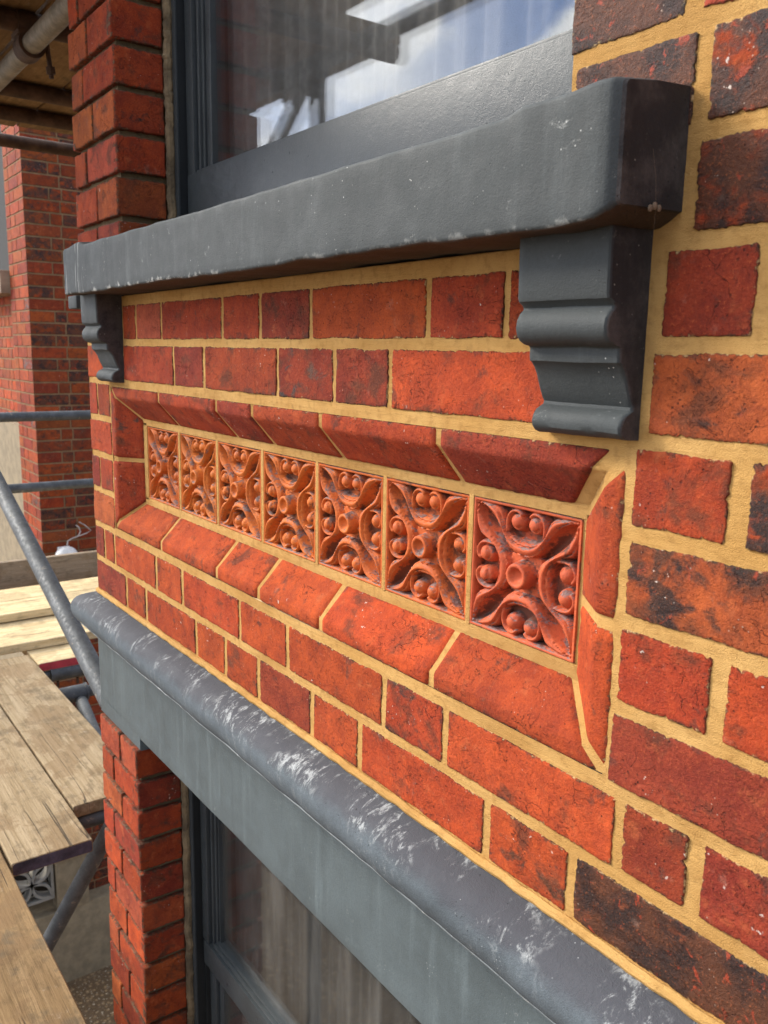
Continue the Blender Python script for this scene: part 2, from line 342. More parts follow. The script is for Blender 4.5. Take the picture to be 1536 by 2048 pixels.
def wood(name,c0,c1,axis,dirt=.6):
    """grain runs along the board's own long axis"""
    m=Mat(name); oc=m.n('ShaderNodeTexCoord').outputs['Object']
    rnd=m.n('ShaderNodeObjectInfo').outputs['Random']
    off=m.n('ShaderNodeCombineXYZ'); m.l(m.math('MULTIPLY',rnd,37.),off.inputs[0]); m.l(m.math('MULTIPLY',rnd,11.),off.inputs[1]); m.l(m.math('MULTIPLY',rnd,5.),off.inputs[2])
    ad=m.n('ShaderNodeVectorMath',operation='ADD'); m.l(oc,ad.inputs[0]); m.l(off.outputs[0],ad.inputs[1]); p=ad.outputs[0]
    sc=(.05,1,1) if axis=='X' else (1,.05,1)
    g=m.noise(190,5,.6,m.mapping(sc,p),.4); g2=m.noise(48,4,.6,m.mapping(sc,p),1.2); big=m.noise(5,5,.65,p); st=m.noise(9,6,.7,m.mapping(loc=(3,2,1),src=p))
    c=m.mix(m.ramp(g2,.3,.7),c0,c1)
    c=m.mix(m.ramp(g,.5,.75,0,.55),c,tuple(x*.5 for x in c0))
    c=m.mix(m.ramp(big,.50,.55,0,dirt*.8),c,(.20,.12,.055))
    c=m.mix(m.ramp(st,.54,.66,0,dirt*.9),c,(.13,.095,.055))
    c=m.mix(m.ramp(m.voro(70,vec=p),.05,.12,.8,0),c,m.mix(m.ramp(m.noise(3,2,.5,p),.45,.6),c,(.07,.05,.03)))
    c=m.mix(m.ramp(m.noise(15,6,.7,m.mapping(loc=(9,2,1),src=p)),.62,.72,0,.3),c,(.60,.53,.42))
    c=m.mix(m.ramp(m.noise(700,3,.7,m.mapping((.2,1,1) if axis=='X' else (1,.2,1),p)),.5,.7,0,.35),c,tuple(x*.45 for x in c0))
    c=m.mix(m.ramp(m.noise(26,7,.75,m.mapping((.5,1,1) if axis=='X' else (1,.5,1),p,loc=(4,4,4))),.50,.66,0,.5),c,tuple(x*.42 for x in c0))
    kn=m.ramp(m.voro(5,vec=m.mapping((.5,1,1) if axis=='X' else (1,.5,1),p)),.03,.07,1,0)
    c=m.mix(m.math('MULTIPLY',kn,.75),c,(.10,.055,.03))
    ck=m.math('MULTIPLY',m.ramp(m.math('ABSOLUTE',m.math('SUBTRACT',m.noise(14,2,.4,m.mapping((.03,1,1) if axis=='X' else (1,.03,1),p)),.5)),0,.006,1,0),m.ramp(m.noise(3,2,.5,p),.5,.55))
    c=m.mix(m.math('MULTIPLY',ck,.85),c,(.04,.03,.02))
    m.set('Base Color',c); m.set('Roughness',.85); m.b.inputs['Specular IOR Level'].default_value=.2
    m.set('Normal',m.bump(m.math('SUBTRACT',m.math('ADD',g,m.math('MULTIPLY',g2,.6)),ck),.0016,1.)); return m.m
M_woodX=wood('weathered_scaffold_board',(.27,.19,.10),(.40,.30,.18),'X',.6)
M_woodXb=wood('brown_scaffold_board',(.22,.135,.058),(.31,.20,.095),'X',.8)
M_woodY=wood('new_pale_board',(.62,.45,.23),(.78,.62,.36),'Y',.3)
M_toe=wood('grey_brown_board',(.25,.185,.12),(.32,.245,.165),'Y',.4)
M_red=simple('red_end_paint',(.42,.035,.045),.7,0,.003,200)
M_purple=simple('purple_grey_end_paint',(.06,.05,.068),.8,0,.003,200,.5)
def gravel_mat():
    m=Mat('gravel'); v=m.voro(30); v2=m.voro(80)
    c=m.mix(m.ramp(v,.1,.45),(.34,.215,.10),(.12,.068,.026)); c=m.mix(m.ramp(m.noise(45,3,.6),.6,.66,0,.9),c,(.55,.46,.33))
    c=m.mix(m.ramp(m.noise(1.2,4,.6),.4,.6,0,.5),c,(.15,.10,.055))
    m.set('Base Color',c); m.set('Roughness',.9); m.set('Normal',m.bump(m.math('ADD',v,v2),.012,1.)); return m.m
M_gravel=gravel_mat()
def glass_mat(name,ior,base,dust,tr=.9):
    m=Mat(name); m.t.nodes.remove(m.b)
    tr_=m.n('ShaderNodeBsdfTransparent'); tr_.inputs[0].default_value=(tr,tr,tr,1)
    gl=m.n('ShaderNodeBsdfGlossy'); gl.inputs['Roughness'].default_value=.0; gl.inputs['Color'].default_value=(.95,.98,1,1)
    st=m.noise(90,5,.6,m.mapping((1,1,.12)))
    m.l(m.bump(st,.000012,1.),gl.inputs['Normal'])
    dt_=m.n('ShaderNodeVectorMath',operation='DOT_PRODUCT'); m.l(m.geo.outputs['Incoming'],dt_.inputs[0]); m.l(m.geo.outputs['Normal'],dt_.inputs[1])
    k_=m.math('POWER',m.math('SUBTRACT',1.,m.math('ABSOLUTE',dt_.outputs['Value'])),5.)
    fr=m.math('ADD',base,m.math('MULTIPLY',k_,1-base))
    mxs=m.n('ShaderNodeMixShader'); m.l(fr,mxs.inputs[0]); m.l(tr_.outputs[0],mxs.inputs[1]); m.l(gl.outputs[0],mxs.inputs[2])
    df=m.n('ShaderNodeBsdfDiffuse'); df.inputs[0].default_value=(.42,.40,.36,1)
    d=m.math('ADD',m.ramp(m.noise(14,6,.65,m.mapping((1,1,.45))),.3,.75,dust*.4,dust),m.ramp(m.noise(22,4,.6,m.mapping((1,1,.08),loc=(5,5,5))),.5,.7,0,dust*1.2))
    sp=m.math('MULTIPLY',m.ramp(m.voro(420),.08,.22,1,0),m.ramp(m.noise(22,3,.6),.40,.62,0,dust*5.))
    d=m.math('MINIMUM',m.math('ADD',d,sp),.8)
    m2=m.n('ShaderNodeMixShader'); m.l(d,m2.inputs[0]); m.l(mxs.outputs[0],m2.inputs[1]); m.l(df.outputs[0],m2.inputs[2]); m.l(m2.outputs[0],m.out.inputs[0])
    return m.m
M_glass=glass_mat('sooty_window_glass',1.5,.045,.018,.93)
M_glass_low=glass_mat('dusty_window_glass',1.5,.02,.06,.8)
def terracotta():
    m=Mat('glazed_terracotta'); oi=m.n('ShaderNodeObjectInfo').outputs['Color']
    a=m.noise(30,5,.6); f=m.noise(260,4,.65)
    c=m.mix(m.ramp(a,.3,.7),m.mix(.4,oi,(.34,.06,.018)),m.mix(.25,oi,(.68,.19,.045)))
    # old grey paint left behind in patches: on the tops of the ornament and here and there in the hollows
    g=m.noise(48,6,.7,m.mapping(loc=(2,4,6)),.6)
    nz=m.n('ShaderNodeSeparateXYZ'); m.l(m.geo.outputs['True Normal'],nz.inputs[0])
    gm=m.ramp(m.math('ADD',g,m.math('MULTIPLY',m.math('MAXIMUM',nz.outputs[2],0.),.22)),.64,.72,0,.85)
    c=m.mix(gm,c,m.mix(m.ramp(f,.4,.6),(.075,.066,.064),(.17,.155,.15)))
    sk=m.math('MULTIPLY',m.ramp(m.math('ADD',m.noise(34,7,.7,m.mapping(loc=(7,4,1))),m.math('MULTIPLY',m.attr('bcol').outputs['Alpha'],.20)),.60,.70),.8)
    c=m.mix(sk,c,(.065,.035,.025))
    ed=m.attr('edge').outputs['Fac']
    c=m.mix(m.ramp(m.math('ADD',ed,m.math('MULTIPLY',m.math('SUBTRACT',m.noise(140,4,.6),.5),1.6)),.7,1.,0,.7),c,(.10,.07,.05))
    m.set('Base Color',c); m.set('Roughness',m.ramp(f,.3,.7,.5,.75)); m.b.inputs['Specular IOR Level'].default_value=.22
    c0=m.ramp(f,.3,.55,.35,0)
    m.set('Base Color',m.mix(c0,c,(.16,.03,.012)))
    m.set('Normal',m.bump(m.math('ADD',m.math('MULTIPLY',a,.8),f),.0006,1.)); return m.m
M_terra=terracotta()

# ------------------------------------------------------------------ brick builder
OR=(.54,.082,.016);RD=(.38,.050,.014);MR=(.22,.028,.018);AM=(.46,.120,.030);BN=(.22,.06,.022);PK=(.46,.085,.040);OB=(.40,.090,.022)
def pick(): return R_.choice([OR,OR,RD,RD,OB,MR,AM])
def brick(mb,fr,u0,u1,v0,v1,col=None,burn=.0,out=.9,depth=9,rag=1.,cr=2.2,step=4.,rnd=.9,mat=0):
    """one brick face; fr=(O,U,V,N). rounded ragged outline, arris rolled over, sides going back into the joint"""
    O,U,V,N=fr
    if col is None: col=pick()
    kk=rs(.72,1.08); col=(col[0]*kk*rs(.95,1.05),col[1]*kk*rs(.82,1.2),col[2]*kk*rs(.8,1.3))
    w=u1-u0;h=v1-v0; n_u=max(3,int(w/step)); n_v=max(3,int(h/step))
    pts=[(u0+w*i/n_u,v0,0,-1) for i in range(n_u)]+[(u1,v0+h*i/n_v,1,0) for i in range(n_v)]+[(u1-w*i/n_u,v1,0,1) for i in range(n_u)]+[(u0,v1-h*i/n_v,-1,0) for i in range(n_v)]
    cu=(u0+u1)/2;cv=(v0+v1)/2; sd=rs(0,90)
    tu=rs(-.8,.8)/max(w,60);tv=rs(-.8,.8)/60.
    def ring(inset,hh,rg):
        r=[]
        for (a,b,nu,nv) in pts:
            # pull the corners in
            du=min(a-u0,u1-a);dv=min(b-v0,v1-b);k=max(0,cr-du-dv) if (du<cr and dv<cr) else 0
            e1=NZ.noise(Vector((a*.16+sd,b*.16,5)))
            q=NZ.noise(Vector((a*.03+sd,b*.03,0)))*1.5+e1*.5+NZ.noise(Vector((a*.5+sd,b*.5,9)))*.9-max(0,e1-.28)*6.
            q=q*rg*rag-k*.45-inset
            sx=(a-cu)/(w/2);sy=(b-cv)/(h/2)
            aa=a+(nu*q if nu else sx*min(0,-inset)); bb=b+(nv*q if nv else sy*min(0,-inset))
            hz=hh+(a-cu)*tu+(b-cv)*tv+NZ.noise(Vector((a*.05+sd,b*.05,3)))*.5
            r.append((aa,bb,hz))
        return r
    rings=[ring(0,-depth,1.),ring(0,out-rnd*1.3,1.),ring(rnd*.35,out-rnd*.4,1.),ring(rnd*1.2,out,.95),ring(4.5,out,.7),ring(10,out,.4)]
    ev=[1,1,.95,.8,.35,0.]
    vs=[];eg=[]
    for r,e in zip(rings,ev):
        for a,b,hz in r:
            vs.append(tuple(O[i]+U[i]*a+V[i]*b+N[i]*hz for i in range(3))); eg.append(e)
    n=len(pts);fs=[]
    for k in range(len(rings)-1):
        for i in range(n):
            j=(i+1)%n; fs.append((k*n+i,k*n+j,(k+1)*n+j,(k+1)*n+i))
    # centre
    hz=out; c=len(vs); vs.append(tuple(O[i]+U[i]*cu+V[i]*cv+N[i]*hz for i in range(3))); eg.append(0)
    b=(len(rings)-1)*n
    fs+=[(b+i,b+(i+1)%n,c) for i in range(n)]
    # orientation: U x V must equal N
    UxV=Vector(U).cross(Vector(V))
    if UxV.dot(Vector(N))<0: fs=[f[::-1] for f in fs]
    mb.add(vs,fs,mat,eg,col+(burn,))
FRONT=((0,0,0),(1,0,0),(0,0,1),(0,-1,0))
def slab_face(mb,fr,u0,u1,v0,v1,h,mat,step=12,amp=.6):
    O,U,V,N=fr
    nu=max(1,int((u1-u0)/step));nv=max(1,int((v1-v0)/step))
    def P(s,t):
        a=u0+(u1-u0)*s;b=v0+(v1-v0)*t
        hh=h+NZ.noise(Vector((a*.03,b*.06,4)))*amp
        return tuple(O[i]+U[i]*a+V[i]*b+N[i]*hh for i in range(3))
    mb.grid(P,nu,nv,mat,flip=Vector(U).cross(Vector(V)).dot(Vector(N))<0)

# ================================================================== THE HOUSE
house=tag(empty('brick_house',(0,0,-5200)),'red brick bay of the house in close-up with fresh yellow pointing and grey painted sills','house')

# ---- front wall between the two windows and to their right
mb=MB(); J=7.
rows={}
def row(k,spans,dz0=6,dz1=6):
    for s in spans:
        a,b=s[0],s[1]; col=s[2] if len(s)>2 else None; burn=s[3] if len(s)>3 else rs(.05,.33)
        near=a>850
        st=2.2 if a>400 else (3. if a>0 else 5.)
        brick(mb,FRONT,a,b,75*k+dz0,75*(k+1)-dz1,col,burn,rag=1.2 if near else 1.05,step=st)
def spans(js,cols,j=7.):
    out=[]
    for i in range(len(js)-1):
        a=js[i]+j/2;b=js[i+1]-j/2
        c=cols[i] if i<len(cols) else None
        out.append((a,b)+(c if c else ()))
    return out
# below the sill
row(1,[(-465,-352,RD,.2)]+spans([-252,-184,-66,166,283,414,643,757,832],[(RD,.3),(PK,.25),(RD,.25),(RD,.2),(MR,.35),(OR,.12),(RD,.25),(RD,.2)],8),6,9)
row(0,[(-465,-350,OR,.1)]+spans([-258,-18,99,330,468,580,822],[(RD,.25),(MR,.25),(RD,.3),(MR,.42),(MR,.38),(OR,.22)],8))
# corner column left of the panel
row(-1,spans([-468,-413,-338],[(RD,.3),(RD,.3)],8)); row(-2,[(-465,-340,OR,.05)]); row(-3,spans([-468,-416,-338],[(MR,.3),(RD,.3)],7)); row(-4,[(-465,-340,AM,.0)])
# two courses under the panel
row(-5,spans([-468,-407,-346,-124,-6,210,354,580,691,921],[(MR,.2),(RD,.2),(OR,.1),(OR,.15),(OR,.2),(OR,.2),(OR,.12),(RD,.42),(OR,.22)],10))
row(-6,spans([-468,-285,-179,48,159,269,419,532,760,873,1110],[(MR,.2),(OR,.3),(OR,.3),(OR,.2),(OR,.3),(MR,.12),(OR,.25),(OR,.2),(OR,.45),(BN,.85)],11),7,6)
# right-hand column, bed by bed
def right(k,js,cols,j=15.): row(k,spans(js,cols,j),7,6)
right(-7,[1110,1230,1460,1700],[]) ; right(-6,[1104,1225,1460,1700],[(OB,.3)],14)
right(-5,[919,995,1225,1345,1700],[(MR,.15),(MR,.28)],14)
right(-4,[899,1140,1370,1700],[(MR,.22)])
right(-3,[902,1001,1236,1350,1700],[(RD,.25),(RD,.3)],14)
right(-2,[904,1140,1260,1480,1700],[(OB,.56)])
right(-1,[903,1003,1240,1360,1700],[(RD,.38),(RD,.62)],17)
right(0,[914,1150,1270,1490,1700],[(AM,.35)])
right(1,[919,1008,1240,1360,1700],[(MR,.25),(RD,.4)],16)
right(2,[939,1160,1280,1500,1700],[(RD,.72)],16)
right(3,[820,945,1180,1300,1540,1700],[(BN,1.15),(RD,.80)],13)
right(4,[812,933,1050,1280,1400,1700],[(BN,.98),(PK,.3)],15)
for k in range(5,14): right(k,[812,940,1170,1290,1510,1700] if k%2 else [812,930,1050,1280,1400,1700],[(BN,.6)])
# yellow mortar bed
def mort(x0,x1,z0,z1): slab_face(mb,FRONT,x0,x1,z0,z1,-.5,1,7,.9)
mort(-465,1700,-9,158); mort(-465,-336,-292,-9); mort(-465,900,-470,-291); mort(900,1700,-540,-9); mort(821,1700,158,1050)
# side (left return) of the bay
SIDE=((-465,0,0),(0,-1,0),(0,0,1),(-1,0,0))
for k in range(-6,2):
    x=-900+(57 if k%2 else 0)
    while x<-12:
        wd=R_.choice([105,215]); e=min(x+wd,-3)
        brick(mb,SIDE,x,e,75*k+6,75*k+69,None,rs(.1,.35),step=9); x=e+9
slab_face(mb,SIDE,-900,0,-455,158,-1.2,1,40,.6)
# closing faces behind the mortar
mb.box(-460,1700,5,230,158,160,1); mb.box(-460,1700,5,230,-560,-556,1)
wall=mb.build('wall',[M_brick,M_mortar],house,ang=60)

# ---- square pier beside the upper window: old raked-out joints
def pier(name,xl,xr,zs,joints,top,cols,mort_m):
    mb=MB()
    for i in range(len(zs)-1):
        z1,z0=zs[i],zs[i+1]; jx=joints[i%len(joints)]
        lean=rs(-3,3)
        cL=cols[i][0] if i<len(cols) else pick(); cR=cols[i][1] if i<len(cols) else pick()
        o=rs(2,6)
        brick(mb,FRONT,xl+lean,jx-4,z0+5,z1-5,cL,rs(.05,.25),out=o,depth=16,rag=1.,step=4.5,rnd=2.2)
        brick(mb,FRONT,jx+4,xr,z0+5,z1-5,cR,rs(.1,.35),out=o+rs(-1,1),depth=16,step=4.5,rnd=2.0)
        # reveal face (faces +X): its front arris meets the front brick
        fr=((xr,0,0),(0,1,0),(0,0,1),(1,0,0))
        brick(mb,fr,-o+.5,90,z0+5,z1-5,tuple(q*.8 for q in (cols[i][2] if i<len(cols) and len(cols[i])>2 else RD)),rs(.2,.42),out=rs(.5,2),depth=16,step=4.5,rnd=2.0)  # reveal bricks coloured darker to carry the shade of this side
        # outer side (faces -X)
        fr=((xl+lean,0,0),(0,-1,0),(0,0,1),(-1,0,0))
        brick(mb,fr,-110,o-.5,z0+5,z1-5,None,rs(.1,.3),out=1,depth=16,step=8,rnd=2.0); brick(mb,fr,-330,-118,z0+5,z1-5,None,rs(.1,.3),out=1,depth=16,step=12,rnd=2.0)
    mb.box(xl+9,xr-9,8,330,zs[-1]-4,zs[0],1)
    return mb.build(name,[M_brick_old,mort_m],house,ang=60)
uz=[1120+74*i for i in range(0)]
zs=[296-70]+[]
zu=[226,296,371,443,517,591]+[591+75*i for i in range(1,8)]; zu=zu[::-1]
ju=[-378,-430,-370,-425,-378,-378,-418,-364,-416,-357,-367,-400][:]
ju=[-372,-428,-378,-425,-370,-420]+[-430,-378,-418,-364,-416,-357,-367]
nU=len(zu)-1; ju=ju[-nU:]
cu_=[(pick(),pick(),RD)]*0
cu_=[(OR,RD,RD) for _ in range(nU-6)]+[(AM,RD,RD),(AM,RD,RD),(AM,OB,RD),(OR,PK,RD),(OR,OB,BN),(RD,MR,BN)]
up=pier('pier',-488,-248,zu,ju,True,cu_,M_mortar_old); up['label']='weathered upper pier with raked joints left of the upper window'
zl=[-735,-808,-876,-944,-1015,-1088,-1161,-1235,-1308]+[-1308-74*i for i in range(1,14)]
jl=[-351,-405,-357,-412,-370,-423,-361,-412,-355,-413]*3
cl_=[(PK,PK,RD),(RD,RD,MR),(AM,RD,RD),(RD,MR,RD),(OR,RD,MR),(RD,PK,OB),(OR,OR,RD),(AM,RD,OB),(MR,OR,OR),(AM,MR,OB),(OR,RD,RD)]
lp=pier('pier',-480,-257,zl,jl,False,cl_+[(pick(),pick(),RD) for _ in range(12)],M_mortar_old); lp['label']='lower brick pier left of the lower window'
# hidden core, right hand jambs and room boxes
for bx_ in ((-440,-270,95,330,226,1116),(-440,-280,95,330,-2270,-738),(824,1700,5,300,162,1050),(824,1700,5,300,-2270,-562)):
    mb=MB(); mb.box(*bx_,0); mb.build('inner_wall',[M_mortar_old],house,smooth=False)
for z0,z1 in ((160,1116),(-2270,-705)):
    mb=MB(); mb.box(-460,1120,899,920,z0-10,z1+10); mb.box(-460,-440,331,901,z0-5,z1+5); mb.box(1100,1120,300,901,z0-5,z1+5)
    mb.box(-460,1120,230,900,z1,z1+10); mb.box(-460,1120,232,900,z0-10,z0)
    mb.build('room_lining',[M_dark],house,smooth=False)

# ---- window sill (stone slab with raised stooled ends)
def lerp(a,b,t): return a+(b-a)*t
def sm(a,b,x):
    t=max(0,min(1,(x-a)/(b-a))); return t*t*(3-2*t)
def sill_prof(x):
    zt=241.5+3*sm(300,800,x)+6*(1-sm(-250,-205,x))+6.*sm(824,846,x)+(2*sm(850,930,x))
    zt-= 10*(1-sm(-330,-250,x))*.6
    e=sm(900,936,x)
    zb=159+8*sm(908,934,x)**2+1.0*math.sin(x*.013)+NZ.noise(Vector((x*.02,3,1)))*2.5
    yf=-80-1.5*math.sin(x*.004)+ (4*sm(918,936,x))**1.0
    r=4.5;pts=[]
    # front top arris -> front face -> bottom arris -> soffit -> back -> top
    for i in range(5):
        t=math.pi/2*i/4; pts.append((yf+r-r*math.sin(t),zt-r+r*math.cos(t)))
    for i in range(1,8): pts.append((yf,lerp(zt-r,zb+r,i/8)))
    for i in range(5):
        t=math.pi/2*i/4; pts.append((yf+r-r*math.cos(t),zb+r-r*math.sin(t)))
    for i in range(1,6): pts.append((lerp(yf+r,2,i/6),zb+.4*i))
    pts+=[(2.5,zb+2),(128,zb+2),(128,zt+18),(60,zt+12),(2.5,zt+8),(yf*.5,zt+4)]
    return pts
mb=MB()
xs=[-343,-341,-338]+[-330+i*8 for i in range(157)]+[926,928,930,932,933.5,935,935.8]
xs=sorted(set(xs))
def sill_prof_end(x):
    p=sill_prof(x); d=0
    if x<-336: d=(x+336)*-.9
    if x>929: d=(x-929)*.7
    if d:
        cy=20;cz=202
        p=[(y+ (d if y<-60 else 0), z+(d*.6 if z<190 else (-d*.5 if z>215 else 0))) for y,z in p]
    return p
mb.sweep(xs,sill_prof_end,0,1,amp=1.7,sc=.013,seed=2.)
# underside faces are bare dark stone: assign by position
sill=mb.build('window_sill',[M_sill,M_black,M_soffit],house,ang=50)
for p in sill.data.polygons:
    if p.normal.z<-.75 and p.center.y<.004: p.material_index=2
    if p.center.x>.9334: p.material_index=1
mb=MB(); mb.box(-517,-462,-20,300,142,168,0,3)
o=mb.build('side_sill',[M_sill],house)

# seed husks caught on a cobweb thread hanging from the sill end
mb=MB()
cx,cy,cz=935.5+1,-34,172
for dx,dy,dz,r in ((1,0,0,2.6),(1,5,-1,2.3),(1,-5,-2,2.4)):
    n=10;vs=[]
    for i in range(1,6):
        a=math.pi*i/6
        for j in range(n):
            b_=2*math.pi*j/n; vs.append((cx+dx+r*.6*math.sin(a)*math.cos(b_),cy+dy+r*math.sin(a)*math.sin(b_),cz+dz+r*1.15*math.cos(a)))
    mb.add(vs,[(i*n+j,i*n+(j+1)%n,(i+1)*n+(j+1)%n,(i+1)*n+j) for i in range(4) for j in range(n)]+[tuple(range(n)),tuple(range(4*n,5*n))])
mb.path([(937,-40,210),(938,-36,192),(938.5,-34,172),(938,-34,150)],.07,5)
cw=mb.build('cobweb',[simple('dry_husk',(.16,.11,.07),.9)],None,origin=(937,-36,172))
tag(cw,'dried seed husks on a cobweb thread at the black right end of the sill','cobweb')
# ---- corbels
prof0=[(-47,165),(-47.5,150),(-47,130),(-46.5,112),(-45.5,109),(-41,106),(-39.5,104),(-40,102),(-43.5,99),(-46.5,94),(-47.5,88),(-46,82),(-42.5,77.5),(-37,74.5),(-31.5,73.5),(-30,72),(-30,66),(-29.5,61.5),(-27,60),(-23.5,56),(-20,50),(-17.3,43),(-14.5,36),(-11.5,30),(-9.5,27),(-10,24.5),(-13,23),(-18.5,20.5),(-22,16),(-23.5,11),(-22.5,6.5),(-19,3),(-14,1.2),(3,.5),(6,.5),(6,165)]
def corbel(x0,x1,seed,lab):
    mb=MB(); xs=[x0,x0+.8,x0+2.4]+[lerp(x0+5,x1-5,i/14) for i in range(15)]+[x1-2.4,x1-.8,x1]
    def pf(x):
        d=max(0,2.4-min(x-x0,x1-x)); d=d*d*.45
        return [((y+d if y<0 else y),z) for y,z in prof0]
    mb.sweep(xs,pf,0,1,amp=1.0,sc=.025,seed=seed)
    o=mb.build('corbel',[M_sill,M_black],house,ang=32); o['label']=lab
    for p in o.data.polygons:
        if p.normal.x>.75: p.material_index=1
corbel(816,912,1.,'moulded grey corbel under the right end of the sill, with black side'); corbel(-347,-256,9.,'moulded grey corbel under the left end of the sill')

# ---- bullnosed cornice over the lower window, returned round the corner
def roll_pts(x):
    a=[(3,-452.5),(-10,-456),(-20,-459.5),(-29,-463.5),(-36.5,-468.5),(-42,-475),(-46,-483),(-47.5,-491),(-47,-499),(-45.5,-506),(-43,-512),(-40,-517.5),(-37,-521.5),(-34,-523.5),(-24,-525),(-10,-526),(3,-527)]
    k=NZ.noise(Vector((x*.011,1,0)))*1.6+NZ.noise(Vector((x*.05,1,3)))*.6
    return [(y+k*.5,z+k) if y<0 else (y,z) for y,z in a]
mb=MB(); vs=[];xs=[1700-i*9 for i in range(240)]; xs=[x for x in xs if x>-465]+[-465]
ring=[]
for x in xs:
    pr=roll_pts(x)
    if x==-465: ring.append([(-465+min(y,0)*1.0 if y<0 else -465,y,z) for y,z in pr])
    else:
        ring.append([(x,y+(NZ.noise(Vector((x*.03,y*.03,z*.03)))*1.2 if y<0 else 0),z) for y,z in pr])
for d in (6,20,50,120,250,450):   # return along the side
    ring.append([(-465+(y if y<0 else 0), d+(y if y>0 else 0), z) for y,z in roll_pts(d)])
n=len(ring[0]);vs=[p for r in ring for p in r]
mb.add(vs,[(i*n+j,i*n+j+1,(i+1)*n+j+1,(i+1)*n+j) for i in range(len(ring)-1) for j in range(n-1)])
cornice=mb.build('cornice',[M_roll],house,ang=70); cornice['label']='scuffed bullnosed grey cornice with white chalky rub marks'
# drip bead along the bottom arris
mb=MB(); mb.path([(x,-34.5+NZ.noise(Vector((x*.011,1,0)))*.8,-524+NZ.noise(Vector((x*.011,1,0)))*1.6+NZ.noise(Vector((x*.05,1,3)))*.8) for x in range(-480,1700,14)],1.5,6)
drip=mb.build('drip_edge',[paint_material('worn_drip_edge',(.16,.18,.185),.8,.5,thr=.5,scuffcol=(.6,.6,.56))],cornice)
# ---- painted lintel
mb=MB()
def lint(x):
    pts=[]
    zb=-711; yf=0
    return [(-.5,-520),(-.5,-560),(-.3,-600),(0,-650),(0,-690),(0,-706),(.8,-709.5),(3,-711),(20,-711),(92,-711),(200,-711),(200,-540),(200,-520)]
mb.sweep([-481,-479]+[-472+i*15 for i in range(146)],lint,0,amp=.5,sc=.012)
def lint2(x): return [(-.2,-700),(-.2,-733),(2,-735.5),(40,-735.5),(90,-735.5),(200,-735.5),(200,-712),(60,-712),(20,-710.5),(4,-705)]
mb.sweep([-480.5,-479,-460,-400,-350,-300,-260,-245,-243.5,-242.5],lint2,0,amp=.2,sc=.01)
lintel=mb.build('lintel',[M_lintel],house,ang=40)
# mortar wipe where cornice meets wall handled by wall mesh; flashing of mortar proud of the roll
mb=MB()
mb.path([(x,-1.5+NZ.noise(Vector((x*.05,7,0)))*1.5,-449.5+NZ.noise(Vector((x*.03,1,0)))*2) for x in range(-464,1700,8)],5.2,8)
o=mb.build('mortar_fillet',[M_mortar],wall)

# ---- recessed panel: plinth-brick surround with mitred corners, seven terracotta tiles
XL,XR,ZT,ZB=-336,903,-9,-291     # outer edges
W_=68.                          # width of surround seen square on
PR=[(0,1,-1),(0,0,.5)]
def mprof(d):                   # depth (Y) at distance d from the outer edge, vertical sides
    return 0
def mould_piece(mb,side,s0,s1,col,burn,mit0=False,mit1=False):
    """side: T,B,L,R ; s along the run; profile distance d 0..60"""
    wtot=60.
    D=[-.5,0,.8,2.5,8,13,16.5,18.5,20.5,24,32,40,48,55,58.5,59.7,60.2]
    def yy(d):
        if d<=0: return 7 if d<0 else 1.2
        y=-1.0 if d<17 else -1.0+ (d-18.5)*.93
        # soft arris
        if 15<d<22: y=-1.0+max(0,(d-15)/7)**2*3.2
        if d<2.5: y=-1.0+(2.5-d)*.8
        if d>59: y=38+(d-59)*6
        return y
    n=max(4,int((s1-s0)/5))
    vs=[];eg=[]; sd=rs(0,99)
    for i in range(n+1):
        t=i/n
        for d in D:
            dd=max(0,d)
            a=s0+ (dd*ML[side][0] if mit0 else 0); b=s1-(dd*ML[side][1] if mit1 else 0)
            es=min(i,n-i)*(b-a)/n
            rg=NZ.noise(Vector((i*.35+sd,dd*.08,0)))*.7+NZ.noise(Vector((i*1.3+sd,dd*.25,3)))*.5
            s=lerp(a,b,t)+ (rg if i in (0,n) else 0)
            y=yy(d)+ (7 if i in (0,n) else 0)+(1.2 if i in (1,n-1) else 0)+NZ.noise(Vector((s*.03+sd,dd*.05,1)))*.7
            dq=d
            if d<=3: dq=d+NZ.noise(Vector((s*.12+sd,0,2)))*1.4+NZ.noise(Vector((s*.4+sd,0,2)))*.5
            if d>=58: dq=d+NZ.noise(Vector((s*.12+sd,6,2)))*1.2
            if side=='T': p=(s,y,ZT-dq)
            elif side=='B': p=(s,y,ZB+dq*.96)
            elif side=='L': p=(XL+dq*1.17,y,s)
            else: p=(XR-dq*1.17,y,s)
            vs.append(p); m_=min(es,d if d>0 else 0,61-d); eg.append(max(0,min(1,1-m_/9.)))
    k=len(D); fs=[(i*k+j,(i+1)*k+j,(i+1)*k+j+1,i*k+j+1) for i in range(n) for j in range(k-1)]
    if side in('T','R'): fs=[f[::-1] for f in fs]
    mb.add(vs,fs,0,eg,tuple(c*rs(.9,1.1) for c in col)+(burn,))
ML={'T':(1.17,1.17),'B':(1.17,1.17),'L':(.96,1.),'R':(.96,1.)}
mb=MB()
tj=[XL,-93,136,253,434,663,XR-4]
cc=[(RD,.2),(RD,.28),(MR,.3),(RD,.2),(RD,.12),(MR,.32)]
for i in range(6): mould_piece(mb,'T',tj[i]+(.8 if i else 1.5),tj[i+1]-(.8 if i<5 else 10),cc[i][0],cc[i][1],i==0,i==5)
bj=[XL,-100,128,267,437,663,XR-4]
cc=[(OR,.15),(OR,.22),(OR,.3),(OR,.12),(OR,.22),(RD,.2)]
for i in range(6): mould_piece(mb,'B',bj[i]+(1.3 if i else 2.5),bj[i+1]-(1.3 if i<5 else 2),cc[i][0],cc[i][1],i==0,i==5)
